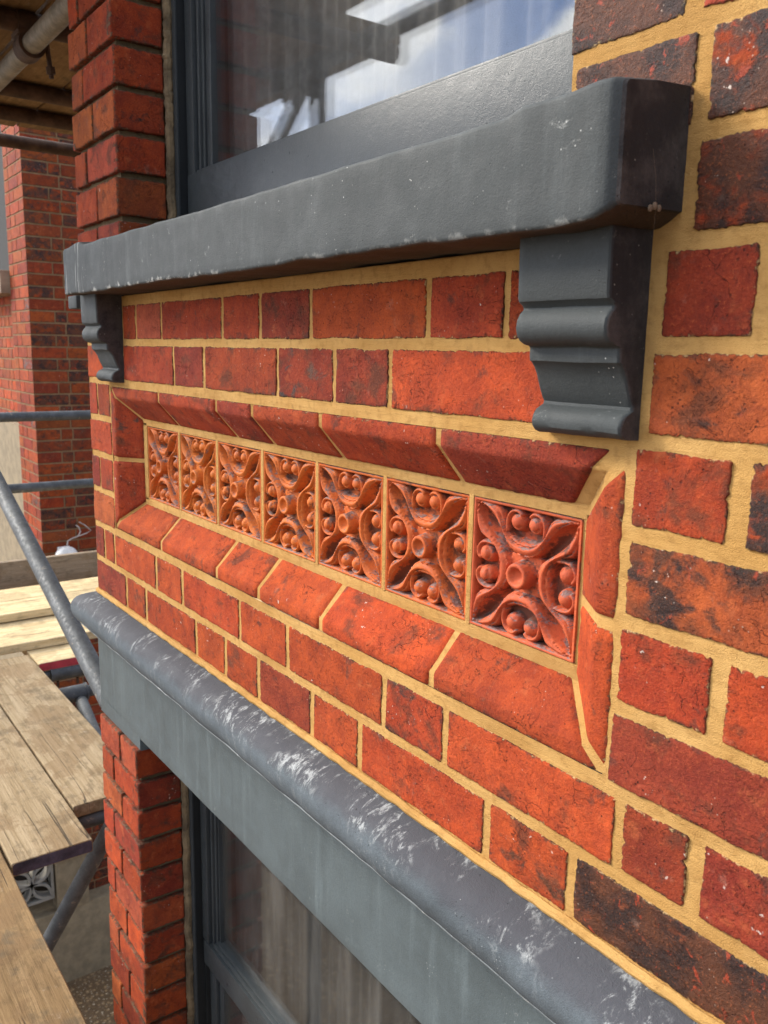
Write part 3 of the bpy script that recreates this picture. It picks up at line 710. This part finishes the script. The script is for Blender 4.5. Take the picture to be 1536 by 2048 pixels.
mould_piece(mb,'L',ZB+2.5,-151.5,RD,.12,True,False); mould_piece(mb,'L',-148,ZT-2,RD,.38,False,True)
mould_piece(mb,'R',ZB+3,-159,OR,.15,True,False); mould_piece(mb,'R',-153.5,ZT-9,RD,.25,False,True)
# mortar lying behind the surround, 1.6 mm under its surface, and round the tiles
off=2.0
ringp=[(0,2),(17,2),(20,4.5),(60,40.2),(71,40.2)]
def pt(side,s,d,y):
    if side=='T': return (s,y,ZT-d)
    if side=='B': return (s,y,ZB+d*.96)
    if side=='L': return (XL+d*1.17,y,s)
    return (XR-d*1.17,y,s)
for side,(a,b) in {'T':(XL,XR),'B':(XL,XR),'L':(ZB,ZT),'R':(ZB,ZT)}.items():
    vs=[];nn=60
    for i in range(nn+1):
        for d,y in ringp:
            dd=min(d,66) if side in 'LR' else d
            s=lerp(a+dd*ML[side][0],b-dd*ML[side][1],i/nn); vs.append(pt(side,s,dd,y+NZ.noise(Vector((s*.04,d,1)))*.6))
    k=len(ringp); fs=[(i*k+j,(i+1)*k+j,(i+1)*k+j+1,i*k+j+1) for i in range(nn) for j in range(k-1)]
    if side in('T','R'): fs=[f[::-1] for f in fs]
    mb.add(vs,fs,1)
slab_face(mb,FRONT,-275,840,-238,-64,-58.,1,12,.8)
for (a,b,c,d) in ((-275,840,-80.5,-60),(-275,840,-242,-220.5),(-275,-250,-225,-75),(832.5,846,-225,-75)): mb.box(a,b,38.2,60,c,d,1,1)
for i in range(1,7): mb.box(-250.+154.6*i-3.6,-250.+154.6*i+3.6,37.4,60,-222,-79,1,1)
# wide smeared mortar at the mitre, top right
for (x0,z0,x1,z1,wd) in () and ((XR-4,ZT-1,XR-26,ZT-20,9),(XR-26,ZT-20,XR-70,ZT-60,7.5),(XL+4,ZT-4,XL+22,ZT-18,2.5),(XL+22,ZT-18,XL+68,ZT-58,2.5),(XL+5,ZB+5,XL+24,ZB+18,3.5),(XL+24,ZB+18,XL+68,ZB+56,3.5),(XR-6,ZB+4,XR-26,ZB+18,3.),(XR-26,ZB+18,XR-70,ZB+56,3.)):
    def yv(x,z):
        d=min(min(x-XL,XR-x)/1.17,min(ZT-z,(z-ZB)/.96)); return -0.5 if d<18 else -.5+(d-18)*.93
    dx,dz=x1-x0,z1-z0; ll=math.hypot(dx,dz); nx,nz=-dz/ll*wd*.62,dx/ll*wd*.62
    rb=[]
    for t in range(13):
        x=lerp(x0,x1,t/12);z=lerp(z0,z1,t/12)
        for k,hh in ((-1,1.5),(-.8,-.9),(0,-1.6),(.8,-.9),(1,1.5)):
            q=k*(1+NZ.noise(Vector((t*.7,k*3,x0)))*.35)
            xx=x+nx*q;zz=z+nz*q; rb.append((xx,min(yv(x,z),yv(xx,zz))+hh,zz))
    mb.add(rb,[(i*5+j,(i+1)*5+j,(i+1)*5+j+1,i*5+j+1) for i in range(12) for j in range(4)],1)
    mb.add(rb,[(i*5+j+1,(i+1)*5+j+1,(i+1)*5+j,i*5+j) for i in range(0) for j in range(4)],1)
panel=mb.build('panel_surround',[M_brick,M_mortar],house,ang=50)
for p in panel.data.polygons: pass

# tile relief -------------------------------------------------------
def seg(px,py,ax,ay,bx,by):
    vx,vy=bx-ax,by-ay; t=max(0,min(1,((px-ax)*vx+(py-ay)*vy)/(vx*vx+vy*vy))); return math.hypot(px-ax-vx*t,py-ay-vy*t)
def smooth_curve(P,n=6):
    out=[]
    for i in range(len(P)-1):
        p0=P[max(i-1,0)];p1=P[i];p2=P[i+1];p3=P[min(i+2,len(P)-1)]
        for k in range(n):
            t=k/n
            out.append(tuple(.5*((2*p1[c])+(-p0[c]+p2[c])*t+(2*p0[c]-5*p1[c]+4*p2[c]-p3[c])*t*t+(-p0[c]+3*p1[c]-3*p2[c]+p3[c])*t**3) for c in (0,1)))
    out.append(P[-1]); return out
CB=smooth_curve([(.95,.955),(.75,.945),(.57,.92),(.46,.86),(.405,.75),(.36,.63),(.28,.535),(.14,.48),(.0,.465)],5)      # petal / U inner boundary
CV=smooth_curve([(.93,.93),(.775,.89),(.625,.81),(.505,.70),(.42,.595),(.355,.50),(.295,.415),(.225,.345),(.13,.30),(.0,.285)],5) # edge of the leaf hollow
C2=smooth_curve([(.335,.60),(.345,.72),(.315,.83),(.235,.895),(.14,.90),(.085,.86)],5)                        # lip curling over the ball
def dcurve(C,x,y): return min(seg(x,y,*C[i],*C[i+1]) for i in range(len(C)-1))
def a_at(C,y):
    for i in range(len(C)-1):
        (ax,ay),(bx,by)=C[i],C[i+1]
        if by<=y<=ay and ay>by: return ax+(bx-ax)*(y-ay)/(by-ay)
    return None
def relief(u,v):
    au,av=abs(u),abs(v)
    if au>.925 or av>.925:
        m=max(au,av); h=.92
        if m<.945: h=lerp(.4,.92,(m-.925)/.02)
        if m>.985: h=.92-(m-.985)/.015*.4
        return h
    r=math.hypot(u,v)
    a,b=(au,av) if av>=au else (av,au)
    fl=.06
    dv=dcurve(CV,a,b); db_=dcurve(CB,a,b)
    cv=a_at(CV,b); cb=a_at(CB,b)
    if (cv is not None and a>cv) or b<.285:
        dd=(b-a)/1.4142; t=dd/(dd+dv+1e-6)
        vd=.92*sm(.24,.40,r)*(1-.6*sm(1.1,1.3,r))
        h=.86-vd*(1-t**1.6)
        if dv<.03: h=max(h,.98-.5*(dv/.03))
        if b<.285: h=.5
    elif cb is not None and b>.465 and a<cb:
        h=fl
        if db_<.03: h=lerp(.75,fl,db_/.03)
        d2=dcurve(C2,a,b)
        if d2<.04: h=max(h,.86-.35*(d2/.04)**2)
        q=math.hypot(a-.165,b-.745)
        if q<.146:
            h=max(h,.15+.85*math.sqrt(max(0,1-(q/.146)**2)))
            an=math.atan2(b-.745,a-.165)
            if abs(q-.085)<.018 and -2.6<an<-.3: h-=.16*(1-abs(q-.085)/.018)
    elif a>=(cb if cb is not None else 0) or b<.465:
        t=dv/(dv+db_+1e-6)
        h=.66+.36*max(0,math.sin(math.pi*min(1,t*.92+.08)))**.8
        h-= .20*math.exp(-((t-.70)/.07)**2)*(1-sm(.95,1.2,r))
        h-=.12*sm(1.0,1.3,r)
        if t>.93: h=lerp(h,.62,(t-.93)/.07)
    else: h=fl
    if r<.212:
        if r>.187: hb=lerp(1.38,.5,(r-.187)/.025)
        elif r>.118: hb=1.40+.08*math.cos((r-.1525)/.0345*1.57)
        else: hb=1.06+.30*(r/.118)**3
        h=max(h,hb) if r>.187 else hb
    return h
N=132; TW=148.;TH=140.; RD_=16.
tv=[];tf=[];te=[];tcv=[]
for i in range(N+1):
    for j in range(N+1):
        # slightly denser sampling is not needed; regular grid
        u=-1+2*i/N;v=-1+2*j/N
        h=relief(u,v)
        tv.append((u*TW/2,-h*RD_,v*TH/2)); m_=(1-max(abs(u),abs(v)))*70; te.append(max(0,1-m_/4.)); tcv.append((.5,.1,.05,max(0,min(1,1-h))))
for i in range(N):
    for j in range(N):
        a=i*(N+1)+j; tf.append((a,a+N+1,a+N+2,a+1))
b0=len(tv)
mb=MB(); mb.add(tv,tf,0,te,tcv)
bd=[i*(N+1) for i in range(N+1)]+[N*(N+1)+j for j in range(1,N+1)]+[i*(N+1)+N for i in range(N-1,-1,-1)]+[j for j in range(N-1,0,-1)]
skv=[];
for q in bd: skv.append(tv[q])
for q in bd: skv.append((tv[q][0],8,tv[q][2]))
nb=len(bd); mb.add(skv,[(i,nb+i,nb+(i+1)%nb,(i+1)%nb) for i in range(nb)],0,[1.]*2*nb,(.5,.1,.05,0))
x0=-250.+154.6/2
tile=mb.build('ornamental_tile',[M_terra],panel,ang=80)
tcols=[(.58,.14,.022),(.64,.18,.025),(.62,.16,.024),(.62,.155,.022),(.60,.135,.024),(.56,.115,.024),(.50,.085,.038)]
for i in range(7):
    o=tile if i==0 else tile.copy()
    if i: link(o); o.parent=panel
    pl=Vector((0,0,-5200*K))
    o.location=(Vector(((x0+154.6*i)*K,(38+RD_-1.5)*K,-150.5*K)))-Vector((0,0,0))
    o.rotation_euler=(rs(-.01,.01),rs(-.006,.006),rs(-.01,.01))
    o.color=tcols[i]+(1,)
    o['label']=['terracotta tile, first from the left, darkest','terracotta tile, second from the left','terracotta tile, third from the left','terracotta tile in the middle of the row','terracotta tile, third from the right','terracotta tile next to the pinkish one','pinkish terracotta tile at the right end with grey paint marks'][i]
    o['group']='terracotta tiles in the recessed panel'

# ---- windows
def sash_window(zbot,ztop,xl,xr,glass,rail_top,lab,rail=None,meet=None):
    F=MB()
    # outer lining strip, groove, stile, bead, putty line; left side
    F.box(xl,xl+22,100,104,zbot,ztop,0,1.2); F.box(xl,xl+21.5,104,200,zbot,ztop,1)          # box lining; its shaded side is painted darker
    F.box(xl+22,xl+31,121,200,zbot,ztop,1)           # shadow gap, shade put in as dark paint
    F.box(xr-23,xr,100,200,zbot,ztop,0,1.5)
    F.box(xl+1,xr-1,103,198,ztop-30,ztop-1,0)
    win=F.build('window',[M_frame,M_frame_shade],house); win['label']=lab
    S=MB()
    z0=zbot; 
    st=xl+23
    z_lo=rail_top if rail is None else meet[0]
    S.box(st+.5,st+30,118,170,zbot if rail is None else meet[0],ztop,0,1.2)
    S.box(st+30,st+36,134,165,z_lo,ztop,1)
    S.box(st+35.5,st+44,124,160,z_lo,ztop,0,2.2)
    S.box(st+44,st+53,129,160,z_lo,ztop,0,1.5)
    S.box(st+53,st+56,136,160,z_lo,ztop,1)
    S.box(st+56,st+76 if rail is None else st+60,132,160,z_lo,ztop,0,1.)
    S.box(xr-60,xr-23,118,170,zbot,ztop,0,1.2); S.box(st+1,xr-24,119,169,ztop-70,ztop-29,0); S.box(st+1,xr-24,171,178,ztop-70,zbot+20,1) if False else None
    sash=S.build('sash',[M_frame,M_frame_shade],win)
    B=MB()
    if rail is None:
        B.box(st+.5,xr-23.5,117,168,zbot-30,rail_top-6,0,1.5); B.box(st+28,xr-24,122,160,rail_top-8,rail_top,0,2.5)
        B.box(st-2,xr-20,60,117,zbot-40,zbot+30,0,4)
    else:
        B.box(st+8,xr-23.5,116,166,meet[1],meet[0]+0,0,2); B.box(st+45,xr-24,122,150,meet[0]-1,meet[0]+9,0,2.5); B.box(st+52,xr-24,127,150,meet[0]+8,meet[0]+16,0,2)
        B.box(st+.5,st+38,130,180,zbot,meet[1]+2,0,1.2); B.box(st+38,st+42,142,180,zbot,meet[1]+2,1); B.box(st+42,st+62,136,180,zbot,meet[1]+2,0,1.5)
    B.build('bottom_rail',[M_frame,M_frame_shade],win)
    G=MB(); G.box(st+50,xr-50,138,142,rail_top-6 if rail is None else zbot,ztop,0)
    if rail is None: G.box(st+50,xr-50,154,158,rail_top-6,ztop,0)
    G.build('pane',[glass],win,smooth=False)
    Cn=MB()
    def P(s,t):
        x=lerp(st+20,xr-20,s); z=lerp(zbot-20,ztop,t)
        f=math.sin(x*.075+math.sin(x*.013)*3)*.6+math.sin(x*.031+1)*.7+.3*math.sin(x*.19)
        return (x,182+f*10*(1-.15*t),z)
    Cn.grid(P,260,2,0)
    Cn.build('curtain',[M_curtain if rail is None else M_curtain2],win)
    # mortar fillet between brick and frame
    m2=MB(); m2.path([(xl+1+NZ.noise(Vector((z*.03,xl,0)))*5+NZ.noise(Vector((z*.11,xl,0)))*3,96+NZ.noise(Vector((z*.02,3,0)))*3+NZ.noise(Vector((z*.13,8,0)))*3,z) for z in range(int(zbot),int(ztop),6)],9.,9)
    m2.build('mortar_fillet',[M_sealant],win)
    return win
sash_window(245,1110,-238,824,M_glass,384,'upper sash window with glossy grey frame reflecting sky and scaffolding')
sash_window(-2260,-709,-249,824,M_glass_low,0,'lower sash window with dusty glass and drawn curtain',rail=1,meet=(-1196,-1252))

# ================================================================== SCAFFOLD
def sboard(label,axis,a0,a1,b0,b1,ztop,mat,endmat=None,group=None,th=38,name='scaffold_board',tilt=0,cat='scaffold board'):
    m=MB(); 
    L_=abs(a1-a0)
    n=int(L_/60)+2
    xs=[0,2]+[lerp(10,L_-10,i/n) for i in range(n+1)]+[L_-2,L_]
    wd=b1-b0
    def pf(x):
        e=2.2 if x in (0,L_) else 0
        k=NZ.noise(Vector((x*.006,ztop+a0,b0)))*1.5
        r=3+e
        return [(e+r,0-e),(wd*.3,-e+k),(wd*.6,-e-k*.5),(wd-r-e,-e),(wd-e,-r-e),(wd-e+k*.6,-th/2),(wd-e,-th+r+e),(wd-r-e,-th+e),(wd*.5,-th+e),(r+e,-th+e),(e,-th+r+e),(e+k*.6,-th/2),(e,-r-e)]
    m.sweep(xs,pf,0,1 if endmat else 0,amp=.8,sc=.02,seed=rs(0,50))
    if axis=='Y': m.v=[(y,x,z) for x,y,z in m.v]
    o=m.build(name,[mat]+([endmat] if endmat else []),None,ang=40)
    o.location=((a0 if axis=='X' else b0)*K,(b0 if axis=='X' else a0)*K,ztop*K)
    if tilt: o.rotation_euler.y=tilt
    return tag(o,label,cat,group)
GB='boards of the scaffold platform'
sboard('brown weathered scaffold board nearest the bottom left corner, with damp stains','X',-2900,900,-367,-144,-1260,M_woodXb,None,GB)
sboard('weathered scaffold board with purple painted sawn end, over the screen block wall','X',-2600,-846,-136,73,-1260,M_woodX,M_purple,GB)
sboard('pale grey scaffold board ending beside the lower brick pier','X',-2436,-1045,80,301,-1260,M_woodX,None,GB)
sboard('short board with red painted end beneath the pale planks','X',-3300,-2300,308,540,-1262,M_woodY,M_red,GB)
sboard('brown scaffold board under the crossing planks, left of the picture','X',-3900,-2640,-140,76,-1262,M_woodX,None,GB)
GP='pale new planks laid across the platform'
sboard('nearest pale plank laid across the scaffold, with a split rough edge','Y',-700,1500,-2665,-2497+10,-1222,M_woodY,None,GP)
sboard('second pale plank across the scaffold, between the split one and the top one','Y',-700,1500,-2878,-2676,-1228,M_woodY,None,GP)
sboard('topmost pale plank, lying on the others beside the toe board','Y',-700,1500,-3060,-2835,-1184,M_woodY,None,GP)
sboard('farthest pale plank against the toe board','Y',-700,1500,-3290,-3064,-1184,M_woodY,None,GP)
o=MB(); o.box(-3500,-3462,-900,1700,-1262,-1083,0,3)
tag(o.build('toe_board',[M_toe],None,origin=(-3480,400,-1262)),'brown toe board standing on edge at the far end of the platform','toe board')
def tube(label,p0,p1,mat=None,name='scaffold_tube',r=24.2,group=None,sleeve=None):
    m=MB(); m.tube(p0,p1,r,24,0,inner=r-4)
    root=m.build(name,[mat or M_tube],None,origin=p0,ang=60)
    tag(root,label,'scaffold tube',group)
    return root
GR='horizontal guard rails at the platform end'
tube('upper horizontal grey guard rail in front of the neighbouring brick wall',(-3200,-1200,-285),(-3200,1600,-285),group=GR)
tube('lower horizontal grey guard rail in front of the neighbouring brick wall',(-3200,-1200,-645),(-3200,1600,-645),group=GR)
dt=Vector((-619+1535,0,-717+377)); 
p0=Vector((-1535,40,-377))-dt*.9; p1=Vector((-619,40,-717))+dt*.09
tube('thick diagonal scaffold tube slanting down to the cornice at left',tuple(p0),tuple(p1),M_tube)
# fitting on the diagonal: pale worn sleeve
GT='tubes under the platform'
tube('dark tube under the red ended board',(-2320,-900,-1326),(-2320,1300,-1326),group=GT)
tube('tube under the pale boards joined by a fat sleeve',(-2050,-900,-1326),(-2050,1300,-1326),group=GT)
tube('tube below the end of the pale board beside the brick pier',(-1066,-700,-1326),(-1066,700,-1326),group=GT)
tube('short dark tube sloping down from the sleeve to the grey lintel',(-2030,400,-1352),(-1450,300,-1330),group=GT)
tube('grey brace leaning down past the rendered garden wall',(-950,225,-1200),(-1235,-85,-1985),M_tube)
def sleeve(label,c,ax,l=150,r=33):
    m=MB(); c=Vector(c);d=Vector(ax).normalized()
    pts=[]
    m.tube(tuple(c-d*l/2),tuple(c+d*l/2),r,24,0,inner=r-7); m.tube(tuple(c-d*l/2),tuple(c-d*(l/2-8)),r+3,24); m.tube(tuple(c+d*(l/2-8)),tuple(c+d*l/2),r+3,24)
    body=m.build('tube_coupler',[M_tube],None,origin=tuple(c),ang=50)
    for k in (-.28,.28):
        b=MB(); q=c+d*l*k+Vector((0,0,-1))*(r+6); b.tube(tuple(q),tuple(q+Vector((0,0,-26))),7,6,0)
        b.build('bolt',[M_rust],body)
    return tag(body,label,'coupler','scaffold couplers under the platform')
sleeve('fat grey sleeve coupler on the tube under the red ended board',(-2320,430,-1326),(0,1,0))
sleeve('fat grey sleeve coupler on the nearer tube, above the short dark tube',(-2050,345,-1326),(0,1,0),170,34)
def clamp(label,c,group='swivel couplers under the upper deck'):
    m=MB(); c=Vector(c)
    m.tube(tuple(c+Vector((-30,0,0))),tuple(c+Vector((30,0,0))),33,20,0,inner=25); m.tube(tuple(c+Vector((0,-30,46))),tuple(c+Vector((0,30,46))),33,20,0,inner=25)
    m.box(c.x-34,c.x+34,c.y-34,c.y+34,c.z+18,c.z+30,0,3)
    body=m.build('tube_coupler',[M_rust],None,origin=tuple(c),ang=50)
    b=MB(); b.tube((c.x+20,c.y+36,c.z+10),(c.x+20,c.y+44,c.z-70),6,8,0); b.tube((c.x+20,c.y+42,c.z-44),(c.x+20,c.y+43.5,c.z-60),12,6,0)
    b.build('bolt',[M_rust],body)
    return tag(body,label,'coupler',group)
# upper deck
GD='boards of the deck overhead'
DZ=910
ov=[(-402,-160,-300),(-155,88,-300),(97,322,-520),(327,552,-560),(557,782,-560),(787,1010,-560)]
nm=['outer board of the overhead deck over the walkway','overhead board beside the slit of sky above the ledger','overhead board just inside the ledger tube','overhead board fourth from the outer edge','overhead board next to the innermost one','innermost board of the overhead deck']
sboard('outermost overhead board, ending at the first transom','X',-2250,-640,-640,-410,DZ,M_woodXb,None,GD)
for (b0,b1,xe),l in zip(ov,nm): sboard(l,'X',-2250+R_.uniform(-20,20),xe,b0,b1,DZ,M_woodXb,None,GD)
GU='transom tubes under the upper deck'
for x,l in ((-1040,'nearest dark transom tube under the upper deck, top left corner'),(-1640,'dark transom tube under the upper deck, behind the slanting ledger'),(-1950,'third transom tube under the upper deck')):
    tube(l,(x,-620,DZ-64),(x,1100,DZ-64),M_rust,group=GU)
tube('dark horizontal tube at the end of the upper deck, in front of the neighbour wall',(-2330,-620,835),(-2330,1200,835),M_rust,group=GU)
tube('pale weathered ledger tube slanting across the top left corner',(-2600,70,794),(-560,70,794),M_tube_w)
clamp('rusty coupler joining the ledger to the nearest transom, top left',(-1040,70,794)); clamp('rusty coupler with hanging bolt on the second transom',(-1640,70,794))
# outside scaffold seen reflected in the upper glass
GS='scaffold standards on the street side'
for x,l in ((-2900,'far upright scaffold pole on the street side'),(-930,'nearer upright scaffold pole on the street side')):
    tube(l,(x,-560,-4395),(x,-560,1900),M_tube,group=GS)
tube('long outer ledger tube under the edge of the upper deck',(-4200,-508,850),(-150,-508,850),M_tube)
tube('short transom tube crossing the end of the outermost board',(-640,-620,DZ-64),(-640,-120,DZ-64),M_rust,group=GU)
tube('slanting brace between the street side poles',(-880,-615,1050),(-2100,-615,60),M_tube)
clamp('rusty coupler where the street side pole meets the outer ledger',(-905,-530,846)); clamp('rusty coupler on the brace beside the street side pole',(-1060,-560,850))

# ================================================================== NEIGHBOUR HOUSE
nh=tag(empty('neighbour_house',(-4430,888,-5200)),'neighbouring red brick house with square bay corner seen behind the scaffold','house')
mb=MB()
XN,YN=-4430,888
SF=((XN,YN,0),(0,1,0),(0,0,1),(1,0,0)); FF=((XN,YN,0),(-1,0,0),(0,0,1),(0,-1,0))
rg=random.Random(5)
pal=[OB,OB,AM,BN,OR,AM,BN]
z=-5200+10;k=0
while z<2300:
    # side: Flemish-like bond as in the photograph: courses of stretchers and closers
    y=0
    js=[0]
    if k%2: seq=[215,215,215,215,215]
    else: seq=[150,68,215,105,215,105]
    for s_ in seq: js.append(js[-1]+s_+9)
    for i in range(len(js)-1):
        c=tuple(q*rg.uniform(.38,.80) for q in rg.choice(pal)); bu=rg.choice([.1,.3,.45,.6,.7])  # side bricks darkened: shade of this face and soot put into the colour
        brick(mb,SF,js[i]+(1 if i==0 else 0),js[i+1]-9,z+5,z+70,c,bu,out=1.5,depth=8,step=22,rag=.8)
    js=[0]
    for s_ in ([105,215,105] if k%2 else [215,105,105]): js.append(js[-1]+s_+9)
    lim=144+9 if False else 460
    if True:
        for i in range(len(js)-1):
            c=tuple(q*.72 for q in rg.choice([OR,OB,RD,MR,OB,AM])); e=min(js[i+1]-9,452)
            if js[i]<440: brick(mb,FF,js[i]-1,e,z+5,z+70,c,rg.choice([.1,.2,.4,.6]) if i==0 else .15,out=1.5,depth=8,step=22,rag=.8)
    z+=75;k+=1
slab_face(mb,SF,0,1300,-5200,2300,-2.5,1,120,.3); slab_face(mb,FF,0,460,-5200,2300,-2.5,1,120,.3)
mb.box(XN-455,XN-4,YN+4,YN+1290,-5200,2296,1)
nw=mb.build('wall',[M_brick_far,M_mortar_far],nh,ang=60)
# window bay beyond the pier: sill, pale reveal, brick apron
mb=MB(); mb.box(XN-1700,XN-455,YN-60,YN+200,405,555,0,5); mb.build('window_sill',[M_stone],nh)
mb=MB(); mb.box(XN-520,XN-460,YN+60,YN+300,556,2290,0); mb.build('window_reveal',[M_whitep],nh,smooth=False)
mb=MB(); mb.box(XN-1700,XN-521,YN+180,YN+200,556,2290,0); mb.build('window',[M_dark],nh,smooth=False)
mb=MB()
AF=((XN-461,YN+70,0),(-1,0,0),(0,0,1),(0,-1,0)); z=-480;k=0
while z<400:
    x=-60 if k%2 else 0
    while x<1200:
        wdt=rg.choice([105,215]); brick(mb,AF,max(x,0),x+wdt,z+5,z+70,rg.choice(pal),.3,step=40,rag=.6); x+=wdt+9
    z+=75;k+=1
slab_face(mb,AF,0,1250,-480,405,-2.5,1,120,.3)
mb.build('apron_wall',[M_brick_far,M_mortar_far],nh,ang=60)
mb=MB(); mb.box(XN-1700,XN-461,YN+20,YN+120,-5200,-482,0); mb.build('rendered_base',[M_render],nh,smooth=False)
# white fitting with loose cable on the side wall
mb=MB(); 
prof=[(0,52),(20,50),(40,42),(56,28),(66,10),(70,-10),(70,-30),(66,-34),(0,-34)]
n=24;vs=[]
for r_,h in prof:
    for i in range(n):
        a=2*math.pi*i/n; vs.append((XN+75+r_*math.cos(a),YN+130+r_*1.05*math.sin(a),-1290+h))
mb.add(vs,[(i*n+j,i*n+(j+1)%n,(i+1)*n+(j+1)%n,(i+1)*n+j) for i in range(len(prof)-1) for j in range(n)])
mb.box(XN+0,XN+30,YN+90,YN+170,-1320,-1250,0,5)
lf=mb.build('outdoor_light',[M_white],None,origin=(XN,YN+130,-1290),ang=60)
tag(lf,'white domed outdoor light fitting on the neighbouring brick wall behind the toe board','light fitting')
mb=MB(); mb.path(smooth3:=[(XN+60,YN+140,-1240),(XN+62,YN+146,-1205),(XN+60,YN+180,-1190),(XN+62,YN+215,-1180),(XN+58,YN+232,-1150),(XN+60,YN+222,-1120),(XN+60,YN+205,-1105)],5,8)
mb.path([(XN+62,YN+215,-1180),(XN+66,YN+270,-1165),(XN+62,YN+300,-1150),(XN+60,YN+262,-1110),(XN+60,YN+225,-1085)],4.5,8)
mb.build('cable',[M_cable],lf)

# ================================================================== GARDEN WALL + GROUND
gw=tag(empty('garden_wall',(-4300,600,-4400)),'rendered garden wall with pierced concrete screen block and coped pier','garden wall')
mb=MB()
mb.box(-4480,-4300,-1800,1900,-4420,-3828,0,4)
mb.build('base_wall',[M_render],gw)
mb=MB(); mb.box(-4560,-4482,-1800,860,-4420,-3430,0,4); mb.build('dark_backing',[M_darkr],gw)  # backing added so the holes of the screen block read dark
mb=MB(); mb.box(-4420,-4285,820,1035,-3826,-3440,0,4); 
pr_=mb.build('pier',[M_render],gw)
mb=MB(); mb.box(-4435,-4268,806,1048,-3440,-3405,0,5); mb.build('coping',[M_render],pr_)
def screen_block(yc,zc,s=270):
    m=MB(); h=s/2; x0=-4390;x1=-4310
    m.box(x0,x1,yc-h,yc-h+18,zc-h,zc+h); m.box(x0,x1,yc+h-18,yc+h,zc-h,zc+h); m.box(x0,x1,yc-h+18,yc+h-18,zc-h,zc-h+18); m.box(x0,x1,yc-h+18,yc+h-18,zc+h-18,zc+h)
    for q in range(4):        # four petals, each two arcs meeting at the centre
        a0=math.pi/4+q*math.pi/2
        for sg in (-1,1):
            pts=[]
            for i in range(13):
                t=i/12; r=t*(h*1.28); o_=sg*math.sin(t*math.pi)*h*.30
                pts.append((r*math.cos(a0)-o_*math.sin(a0),r*math.sin(a0)+o_*math.cos(a0)))
            vs=[]
            for i,(a,b) in enumerate(pts):
                p=pts[min(i+1,12)];q_=pts[max(i-1,0)];dx,dy=p[0]-q_[0],p[1]-q_[1];l=math.hypot(dx,dy);nx,ny=-dy/l*9,dx/l*9
                a=max(-h+10,min(h-10,a));b=max(-h+10,min(h-10,b))
                for sx in (x0+3,x1-3):
                    vs+= [(sx,yc+a+nx,zc+b+ny),(sx,yc+a-nx,zc+b-ny)]
            fs=[]
            for i in range(12):
                c=i*4;d=c+4
                fs+=[(c,d,d+1,c+1),(c+2,c+3,d+3,d+2),(c,c+2,d+2,d),(c+1,d+1,d+3,c+3)]
            m.add(vs,fs)
    o=m.build('screen_block',[M_block],gw,ang=30); return o
b1=screen_block(662,-3570,290)
for yy in (662-292,662-584):
    b=b1.copy(); link(b); b.parent=gw; b.location=b1.location+Vector((0,(yy-662)*K,0))
g=MB(); g.grid(lambda s,t:(lerp(-60000,60000,s),lerp(-60000,60000,t),-4400),2,2,0)
gr=g.build('ground',[M_gravel],None,smooth=False); gr['kind']='structure'
mb=MB(); mb.box(-440,3000,60,3000,-4396,-2280,0)
mb.build('lower_wall',[M_render],house,smooth=False)
